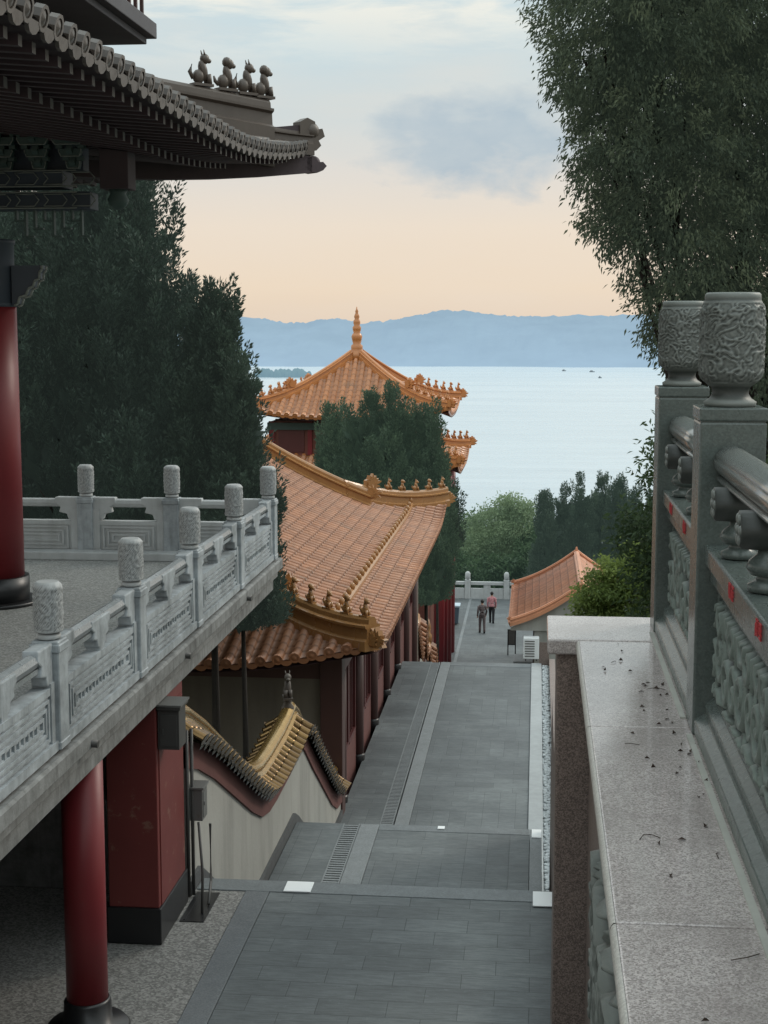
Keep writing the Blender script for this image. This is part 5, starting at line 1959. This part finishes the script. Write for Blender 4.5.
def conifer(label, base, top_z, rad, mat, n_flames, per, flen, leaf, group=None, shape=.75, zmin=None, name='conifer_tree', seed=1, up=1.6, slim=.2):
    """flame-shaped juniper / cypress: many upright pointed tufts over a cone"""
    g_ = np.random.default_rng(seed)
    base = Vector(base)
    Ht = top_z - base.z
    zlow = .04 if zmin is None else (zmin - base.z) / Ht
    root = thing(name, label, 'tree', base, group)
    tk = MB()
    tk.tube([base + Vector((0, 0, -.4)), base + Vector((.05, 0, Ht * .3)), base + Vector((0, .05, Ht * .65)), base + Vector((0, 0, Ht * .93))], [rad * .05 + .02, rad * .04 + .02, rad * .03 + .015, .01], 9)
    for i in range(26):
        f = g_.uniform(zlow + .03, .9)
        a = g_.uniform(0, 2 * PI)
        rr = rad * (1 - f) ** shape * .8
        q = base + Vector((0, 0, Ht * f))
        tk.tube([q, q + Vector((math.cos(a) * rr * .5, math.sin(a) * rr * .5, rr * .35)), q + Vector((math.cos(a) * rr, math.sin(a) * rr, rr * .9))], [.05 * rad * .5 + .01, .03 * rad * .5, .008], 5)
    obj('trunk', tk, 'bark', root)
    def env_at(f_, a_):
        e_ = rad * np.maximum(.02, (1 - (f_ - zlow) / (1 - zlow))) ** shape * np.minimum(1, .62 + (f_ - zlow) * 3.5)
        return e_ * (1 + .1 * np.sin(a_ * 3 + seed) + .1 * np.sin(a_ * 5 + f_ * 13))
    # the crown is built of pointed side spires, each carrying many upright tufts
    ns = max(8, n_flames // 22)
    sf = 1 - (1 - g_.uniform(0, 1, ns)) ** .75
    sf = zlow + (1 - zlow) * sf * .93
    sf[0] = .9
    sa = g_.uniform(0, 2 * PI, ns)
    sr = env_at(sf, sa) * g_.uniform(.55, .93, ns)
    sr[0] = 0
    sh = flen * g_.uniform(1.3, 2.5, ns)
    sw = flen * g_.uniform(.3, .5, ns)
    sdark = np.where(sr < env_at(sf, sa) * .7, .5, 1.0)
    stint = g_.uniform(-.1, .35, ns)
    pick = np.concatenate([np.arange(ns), g_.integers(0, ns, max(0, n_flames - ns))])[:n_flames]
    tt = g_.uniform(0, 1, n_flames) ** 1.2
    a = g_.uniform(0, 2 * PI, n_flames)
    rr = sw[pick] * (1 - tt) ** .8 * g_.uniform(.55, 1.05, n_flames)
    cx_ = sr[pick] * np.cos(sa[pick]) * (1 + .1 * tt) + rr * np.cos(a)
    cy_ = sr[pick] * np.sin(sa[pick]) * (1 + .1 * tt) + rr * np.sin(a)
    cz_ = np.minimum(Ht * sf[pick] - sh[pick] * .55 + tt * sh[pick], Ht * .985)
    cz_ = np.maximum(cz_, Ht * zlow)
    c = np.stack([base.x + cx_, base.y + cy_, base.z + cz_ - flen * .3], 1)
    f = cz_ / Ht
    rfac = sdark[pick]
    ax = np.stack([np.cos(a) * .55, np.sin(a) * .55, np.full(n_flames, up)], 1) + g_.normal(size=(n_flames, 3)) * .18
    ax = unit(ax)
    fl = flen * g_.uniform(.4, .85, n_flames)
    t_ = g_.uniform(0, 1, (n_flames, per)) ** .8
    th = g_.uniform(0, 2 * PI, (n_flames, per))
    u_ = unit(np.cross(ax, np.array([0.3, .2, 1.0])[None]))
    v_ = np.cross(ax, u_)
    prof_r = np.sin(np.minimum(1, t_ * 1.0 + .18) * PI * .86) * slim * fl[:, None]
    radial = u_[:, None] * np.cos(th)[..., None] + v_[:, None] * np.sin(th)[..., None]
    pts = c[:, None] + ax[:, None] * (t_ * fl[:, None])[..., None] + radial * (prof_r * g_.uniform(.5, 1, (n_flames, per)))[..., None]
    dr = unit((ax[:, None] * 1.1 + radial * .75 + g_.normal(size=(n_flames, per, 3)) * .25).reshape(-1, 3))
    tint = (stint[pick][:, None] + g_.uniform(-.05, .5, n_flames)[:, None] + .3 * t_ + g_.uniform(-.15, .15, (n_flames, per))).reshape(-1)
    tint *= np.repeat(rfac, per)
    # dense dark interior foliage
    nc = int(n_flames * 1.3)
    fi = 1 - (1 - g_.uniform(0, 1, nc)) ** .8
    fi = zlow + (1 - zlow) * fi * .9
    ai = g_.uniform(0, 2 * PI, nc)
    ri = rad * (1 - (fi - zlow) / (1 - zlow)) ** shape * np.minimum(1, .62 + (fi - zlow) * 3.5) * g_.uniform(.2, .66, nc)
    ci = np.stack([base.x + ri * np.cos(ai), base.y + ri * np.sin(ai), base.z + Ht * fi - flen * .4], 1)
    di = unit(np.stack([np.cos(ai) * .5, np.sin(ai) * .5, np.full(nc, 1.2)], 1) + g_.normal(size=(nc, 3)) * .4)
    n = n_flames * per
    P_ = np.concatenate([pts.reshape(-1, 3), ci])
    D_ = np.concatenate([dr, di])
    L_ = np.concatenate([leaf * g_.uniform(.6, 1.3, n), flen * g_.uniform(.4, .7, nc)])
    W_ = np.concatenate([leaf * .36 * g_.uniform(.6, 1.2, n), flen * g_.uniform(.2, .32, nc)])
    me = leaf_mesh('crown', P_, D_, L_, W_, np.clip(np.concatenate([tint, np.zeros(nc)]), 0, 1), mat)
    obj('crown', me, mat, root)
    return root


def broadleaf(label, base, blobs, mat, n_cl, per, rc, leaf, aspect=.45, droop=.3, group=None, seed=1, name='broadleaf_tree', trunk=.15, limbs=True, cat='tree', fill=.75, spray=0):
    g_ = np.random.default_rng(seed)
    base = Vector(base)
    root = thing(name, label, cat, base, group)
    tk = MB()
    top = max(blobs, key=lambda b_: b_[0][2])
    cen = Vector((sum(b_[0][0] for b_ in blobs) / len(blobs), sum(b_[0][1] for b_ in blobs) / len(blobs), 0))
    zc = sum(b_[0][2] for b_ in blobs) / len(blobs)
    p0 = base + Vector((0, 0, -.4))
    p1 = Vector((base.x * .7 + cen.x * .3, base.y * .7 + cen.y * .3, base.z + (zc - base.z) * .55))
    p2 = Vector((base.x * .35 + cen.x * .65, base.y * .35 + cen.y * .65, zc))
    tk.tube([p0, base + (p1 - base) * .3 + Vector((trunk * .3, 0, 0)), p1, p2], [trunk * 1.25, trunk, trunk * .8, trunk * .4], 12)
    for (c, r_) in blobs:
        cv = Vector(c)
        m_ = p1.lerp(cv, .5) + Vector((g_.uniform(-.1, .1), g_.uniform(-.1, .1), .12 * r_[2]))
        tk.tube([p1.lerp(p2, g_.uniform(0, .9)), m_, cv], [trunk * .5, trunk * .32, trunk * .14], 7)
        for k in range(5):
            d = Vector(g_.normal(size=3)).normalized()
            e = cv + Vector((d.x * r_[0], d.y * r_[1], abs(d.z) * r_[2] * .8)) * .8
            tk.tube([m_.lerp(cv, .6), cv.lerp(e, .5) + Vector((0, 0, .05)), e], [trunk * .18, trunk * .1, trunk * .03], 5)
    obj('trunk', tk, 'bark', root)
    vol = np.array([r_[0] * r_[1] * r_[2] for c, r_ in blobs]) ** .75
    pick = g_.choice(len(blobs), n_cl, p=vol / vol.sum())
    C = np.array([b_[0] for b_ in blobs])[pick]
    Rr = np.array([b_[1] for b_ in blobs])[pick]
    d = unit(g_.normal(size=(n_cl, 3)))
    rad_ = np.where(g_.uniform(0, 1, n_cl) < fill, g_.uniform(.72, 1.05, n_cl), g_.uniform(.1, .75, n_cl))
    cc = C + d * Rr * rad_[:, None]
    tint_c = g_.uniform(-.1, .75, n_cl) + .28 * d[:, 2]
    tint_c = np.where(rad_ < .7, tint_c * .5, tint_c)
    if spray:
        # hanging sprays: leaves in strings along drooping twigs
        sax = unit(d * np.array([1, 1, .4]) + g_.normal(size=(n_cl, 3)) * .35 + np.array([0, 0, -.55]))
        t_ = g_.uniform(0, 1, (n_cl, per))
        pts = cc[:, None] + sax[:, None] * (t_ * spray)[..., None] + g_.normal(size=(n_cl, per, 3)) * rc * .38
        pts[..., 2] -= (t_ ** 2) * spray * .35
        dr = unit((sax[:, None] * .9 + g_.normal(size=(n_cl, per, 3)) * .5 + np.array([0, 0, -droop])).reshape(-1, 3))
    else:
        pts = cc[:, None] + g_.normal(size=(n_cl, per, 3)) * rc * .55 * np.array([1, 1, .7])
        dr = unit((d[:, None] * .5 + g_.normal(size=(n_cl, per, 3)) * .75 + np.array([0, 0, -droop])).reshape(-1, 3))
    n = n_cl * per
    tint = (tint_c[:, None] + g_.uniform(-.2, .2, (n_cl, per))).reshape(-1)
    me = leaf_mesh('crown', pts.reshape(-1, 3), dr, leaf * g_.uniform(.6, 1.3, n), leaf * aspect * g_.uniform(.7, 1.2, n), np.clip(tint, 0, 1), mat, bend=.15)
    obj('crown', me, mat, root)
    return root


# dark junipers behind the deck, left
GJ = 'dark junipers behind the raised deck'
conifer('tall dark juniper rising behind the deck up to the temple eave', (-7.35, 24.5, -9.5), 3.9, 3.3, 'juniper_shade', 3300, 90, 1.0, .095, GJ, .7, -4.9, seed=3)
q = at_y(207, 286, 23.4)
conifer('slim dark juniper spire right of the tallest juniper behind the deck', (q.x, 23.4, -9.5), q.z, 1.2, 'juniper', 1200, 90, .8, .085, GJ, .85, -4.7, seed=5)
q = at_y(238, 350, 23.0)
conifer('shortest dark juniper behind the deck corner, next to the orange roof', (q.x, 23.0, -9.5), q.z, .72, 'juniper', 760, 90, .62, .08, GJ, .8, -4.6, seed=8)
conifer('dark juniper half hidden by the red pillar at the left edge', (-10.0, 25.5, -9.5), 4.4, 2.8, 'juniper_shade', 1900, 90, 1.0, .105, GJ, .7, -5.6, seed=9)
# cypress clump before the pavilion
GC = 'green cypresses in front of the pavilion'
q = at_y(386, 389, 52)
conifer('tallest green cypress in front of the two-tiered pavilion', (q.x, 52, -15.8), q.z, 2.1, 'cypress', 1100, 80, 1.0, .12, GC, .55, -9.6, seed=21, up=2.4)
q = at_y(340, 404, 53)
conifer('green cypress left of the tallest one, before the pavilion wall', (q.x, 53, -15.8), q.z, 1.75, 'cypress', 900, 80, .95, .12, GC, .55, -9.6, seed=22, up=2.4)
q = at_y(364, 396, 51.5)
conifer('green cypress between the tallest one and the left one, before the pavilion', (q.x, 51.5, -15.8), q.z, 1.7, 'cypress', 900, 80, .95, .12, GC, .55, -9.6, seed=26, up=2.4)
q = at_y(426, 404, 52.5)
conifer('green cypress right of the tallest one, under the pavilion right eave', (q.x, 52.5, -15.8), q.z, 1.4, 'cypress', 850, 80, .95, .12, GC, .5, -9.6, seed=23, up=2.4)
q = at_y(437, 484, 60)
conifer('dark cypress beyond the corner of the long orange roof, beside the bin', (q.x, 60, -15.8), q.z, 1.2, 'juniper', 900, 70, 1.0, .12, None, .5, -8.8, seed=24)
# row of cypresses on the right
GH = 'row of dark cypresses behind the tiled house'
hd = [(546, 496, 1.3, 'leftmost'), (563, 486, 1.5, 'second from the left'), (582, 478, 1.6, 'third from the left'), (601, 477, 1.6, 'fourth from the left'), (619, 481, 1.5, 'fifth from the left'), (636, 487, 1.5, 'sixth from the left'), (655, 492, 1.5, 'rightmost, partly behind the dark fence post,')]
for i, (px, py, r_, w_) in enumerate(hd):
    q = at_y(px, py, 84 + (i % 2) * 1.6)
    conifer(f'dark cypress, {w_} in the row behind the tiled house', (q.x, q.y, -18), q.z, r_, 'cypress_far', 620, 96, 1.2, .13, GH, .72, None, seed=30 + i, up=2.6)
# light trees past the lower balustrade
q = at_y(508, 535, 92)
broadleaf('pale green leafy tree beyond the lower landing', (q.x, 92, -18.5), [((q.x, 92, q.z), (2.4, 2.2, 2.1)), ((q.x - 1.6, 91.5, q.z - 1.0), (1.7, 1.6, 1.6)), ((q.x + 1.4, 92.5, q.z - .8), (1.6, 1.6, 1.7)), ((q.x + .2, 92, q.z + 1.4), (1.2, 1.2, 1.1))], 'palegreen', 420, 80, .5, .19, .5, .1, None, 41)
q = at_y(475, 545, 98)
broadleaf('mid green round tree left of the pale one beyond the landing', (q.x, 98, -19), [((q.x, 98, q.z - .5), (2.5, 2.2, 2.4)), ((q.x - 2, 98, q.z - 1.4), (2, 1.8, 1.8))], 'midgreen', 220, 60, .6, .28, .5, .1, None, 42)
q = at_y(488, 575, 88)
broadleaf('low dark leafy tree just behind the distant balustrade', (q.x, 88, -18), [((q.x, 88, q.z), (2.6, 1.6, 1.2)), ((q.x - 2.8, 88.2, q.z), (1.8, 1.5, 1.3)), ((q.x + 2.6, 88, q.z + .2), (1.8, 1.5, 1.3))], 'midgreen', 240, 60, .5, .25, .5, .1, None, 43)
q = at_y(545, 560, 90)
broadleaf('mid green tree between the pale tree and the cypress row', (q.x, 90, -18), [((q.x, 90, q.z), (1.8, 1.6, 2.0))], 'midgreen', 160, 60, .5, .25, .5, .1, None, 44)
# bush at the end of the granite wall
q = at_y(622, 590, 27)
broadleaf('bright green bushy tree just past the granite wall end', (q.x + .4, 27, -10.5), [((q.x, 27, q.z), (.75, .7, .62)), ((q.x + .5, 27.3, q.z + .15), (.7, .7, .7)), ((q.x - .35, 26.8, q.z - .35), (.55, .5, .45)), ((q.x + .9, 27.2, q.z + .5), (.6, .6, .6)), ((q.x + .3, 26.6, q.z - .9), (.9, .7, .6))], 'bush', 520, 70, .17, .09, .4, .15, None, 51, trunk=.07)
q = at_y(690, 560, 17)
broadleaf('dense green tree behind the fence between the two stone posts', (q.x + .2, 17, -9.5), [((q.x, 17, q.z + .3), (.75, .8, 1.3)), ((q.x + 1.0, 17, q.z + .6), (1.1, .9, 1.4)), ((q.x + .5, 17, q.z - 1.2), (1.3, 1.0, 1.0))], 'shrub', 520, 70, .22, .085, .4, .2, None, 52, trunk=.1)
# large drooping tree over the fence
sx_ = 11.0 / F


def blob(px, py, rp, Y=11.0, ry=None):
    q = at_y(px, py, Y)
    return ((q.x, Y, q.z), (rp * Y / F, (ry or rp) * Y / F, rp * Y / F * .95))


bl = [blob(690, -60, 150), blob(640, 30, 88, 10.8), blob(735, 60, 110, 11.2), blob(655, 130, 78, 10.8), blob(745, 180, 100, 11.3), blob(672, 215, 70, 10.9), blob(600, 70, 48, 10.7), blob(612, 150, 42, 10.7), blob(700, 290, 62, 11), blob(760, 290, 70, 11.4), blob(676, 325, 30, 11), blob(626, 215, 38, 10.8), blob(820, 120, 120, 11.5), blob(830, -40, 130, 11.5), blob(712, 350, 40, 11.3), blob(760, 370, 60, 11.6)]
q = at_y(800, 500, 11.6)
broadleaf('big dense grey green evergreen tree overhanging the dark stone fence at upper right', (q.x, 11.6, -7.2), bl, 'willow', 4200, 74, .11, .042, .34, .3, None, 61, 'evergreen_tree', .07, fill=.62, spray=.1)
# shrub seen through the fence balusters
broadleaf('dark shrub on the terrace behind the fence balusters', (2.2, 9.2, -6.8), [((1.9, 9.2, -1.5), (.8, .8, .8)), ((2.7, 9.3, -1.2), (.9, .8, .9)), ((1.5, 9.6, -2.2), (.7, .7, .8))], 'shrub', 300, 50, .2, .09, .4, .2, None, 62, 'shrub', .06, cat='shrub')
broadleaf('leafy shrub on the terrace behind the nearest fence panel', (2.3, 6.3, -1.4), [((2.2, 6.3, -.9), (.7, .7, .6)), ((2.9, 6.6, -.8), (.7, .7, .7)), ((1.7, 6.2, -1.1), (.5, .5, .4))], 'shrub', 240, 50, .17, .075, .4, .2, None, 63, 'shrub', .04, cat='shrub')
# wooded slope toward the lake
g2 = np.random.default_rng(77)
N = 9000
cx = g2.uniform(-90, 90, N)
cy = g2.uniform(100, 330, N)
cz = np.array([ground_z(a, b_) for a, b_ in zip(cx, cy)]) + g2.uniform(0, 3.0, N)
per = 9
P3 = (np.stack([cx, cy, cz], 1)[:, None] + g2.normal(size=(N, per, 3)) * np.array([1.1, 1.1, .9])).reshape(-1, 3)
D3 = unit(g2.normal(size=(N * per, 3)) + np.array([0, 0, .5]))
me = leaf_mesh('woods', P3, D3, g2.uniform(.8, 1.6, N * per), g2.uniform(.5, .9, N * per), np.clip(np.repeat(g2.uniform(0, .8, N), per), 0, 1), 'midgreen')
o = obj('woods', me, 'midgreen')
o['kind'] = 'stuff'
o['label'] = 'distant green woods covering the slope down to the lake'

# ------------------------------------------------------------------ sky and light
SUN_EL, SUN_AZ = R(32), R(48)          # azimuth from +y toward +x
w = bpy.data.worlds.new('World')
scene.world = w
w.use_nodes = True
t = NT(w)
sky = t.add('ShaderNodeTexSky')
sky.sky_type = 'NISHITA'
sky.sun_disc = False
sky.sun_elevation = SUN_EL
sky.sun_rotation = SUN_AZ
sky.air_density = 1.6
sky.dust_density = 3.5
gen = t.add('ShaderNodeTexCoord').outputs['Generated']
sp_ = t.add('ShaderNodeSeparateXYZ', inp={0: gen})
vx, vy, vz = sp_.outputs
el = t.math('DIVIDE', vz, t.math('MAXIMUM', t.math('SQRT', t.math('ADD', t.math('MULTIPLY', vx, vx), t.math('MULTIPLY', vy, vy))), .05))
fac = t.math('MULTIPLY', el, 1 / .5, clamp=True)
col = t.ramp(fac, [(.0, lin((233, 213, 192))), (.05, lin((241, 222, 199))), (.13, lin((239, 225, 208))), (.2, lin((226, 222, 216))), (.28, lin((209, 219, 221))), (.42, lin((200, 222, 230))), (.6, lin((212, 229, 237))), (1, lin((236, 242, 247)))])
# warm breakup bands
nb1 = t.noise(t.add('ShaderNodeVectorMath', operation='MULTIPLY', inp={0: gen, 1: (5, 5, 22)}).outputs[0], 1.0, 6, .6)
col = t.mix(t.ramp(nb1, [(.4, (0, 0, 0)), (.75, (.35, .35, .35))]), col, lin((238, 226, 212)))
# blue-grey cloud bank
cd = ray(482, 140).normalized()
ca = t.math('DIVIDE', t.math('SUBTRACT', t.math('DIVIDE', vx, t.math('MAXIMUM', vy, .05)), cd.x / cd.y), .085)
ce = t.math('DIVIDE', t.math('SUBTRACT', el, cd.z / math.hypot(cd.x, cd.y)), .042)
cn = t.noise(t.add('ShaderNodeVectorMath', operation='MULTIPLY', inp={0: gen, 1: (22, 22, 44)}).outputs[0], 1.0, 7, .58, .2)
cr = t.math('ADD', t.math('MULTIPLY', ca, ca), t.math('MULTIPLY', ce, ce))
cr = t.math('ADD', cr, t.math('MULTIPLY', t.math('SUBTRACT', cn, .5), 2.2))
mask = t.ramp(cr, [(.2, (1, 1, 1)), (.6, (.5, .5, .5)), (1.0, (0, 0, 0))])
front = t.math('GREATER_THAN', vy, 0)
mask = t.math('MULTIPLY', t.math('MULTIPLY', mask, front), .88)
cn2 = t.noise(t.add('ShaderNodeVectorMath', operation='MULTIPLY', inp={0: gen, 1: (40, 40, 75)}).outputs[0], 1.0, 6, .6)
col = t.mix(mask, col, t.mix(cn2, lin((166, 187, 203)), lin((194, 206, 213))))
# bright high streaks
sn = t.noise(t.add('ShaderNodeVectorMath', operation='MULTIPLY', inp={0: gen, 1: (9, 9, 46)}).outputs[0], 1.0, 7, .6, .3)
up_ = t.ramp(el, [(.165, (0, 0, 0)), (.212, (1, 1, 1))])
sm_ = t.math('MULTIPLY', t.ramp(sn, [(.44, (0, 0, 0)), (.6, (1, 1, 1))]), up_)
col = t.mix(t.math('MULTIPLY', sm_, .8), col, lin((251, 247, 234)))
tint_ = t.mix(t.ramp(el, [(.3, (0, 0, 0)), (.7, (1, 1, 1))]), (1, 1, 1), (.93, 1.03, 1.06))
col = t.mix(1, col, tint_, 'MULTIPLY')
gain = t.math('ADD', 10.0, t.math('MULTIPLY', t.ramp(el, [(.3, (0, 0, 0)), (.9, (1, 1, 1))]), 7.5))
col10 = t.add('ShaderNodeVectorMath', operation='SCALE', inp={0: col, 'Scale': gain}).outputs[0]
fin = t.mix(.05, col10, sky.outputs[0])
bg = t.add('ShaderNodeBackground', inp={0: fin, 1: .1})
ow = t.add('ShaderNodeOutputWorld')
t.l.new(bg.outputs[0], ow.inputs[0])

sd = bpy.data.lights.new('sun', 'SUN')
sd.energy = 1.1
sd.angle = R(14)
sd.color = (1, .9, .78)
so = bpy.data.objects.new('sun', sd)
COL.objects.link(so)
dirv = Vector((math.sin(SUN_AZ) * math.cos(SUN_EL), math.cos(SUN_AZ) * math.cos(SUN_EL), math.sin(SUN_EL)))
so.rotation_euler = dirv.to_track_quat('Z', 'Y').to_euler()

scene.view_settings.view_transform = 'Standard'
scene.view_settings.look = 'None'
scene.view_settings.exposure = 0
scene.cycles.use_denoising = True
scene.cycles.max_bounces = 6
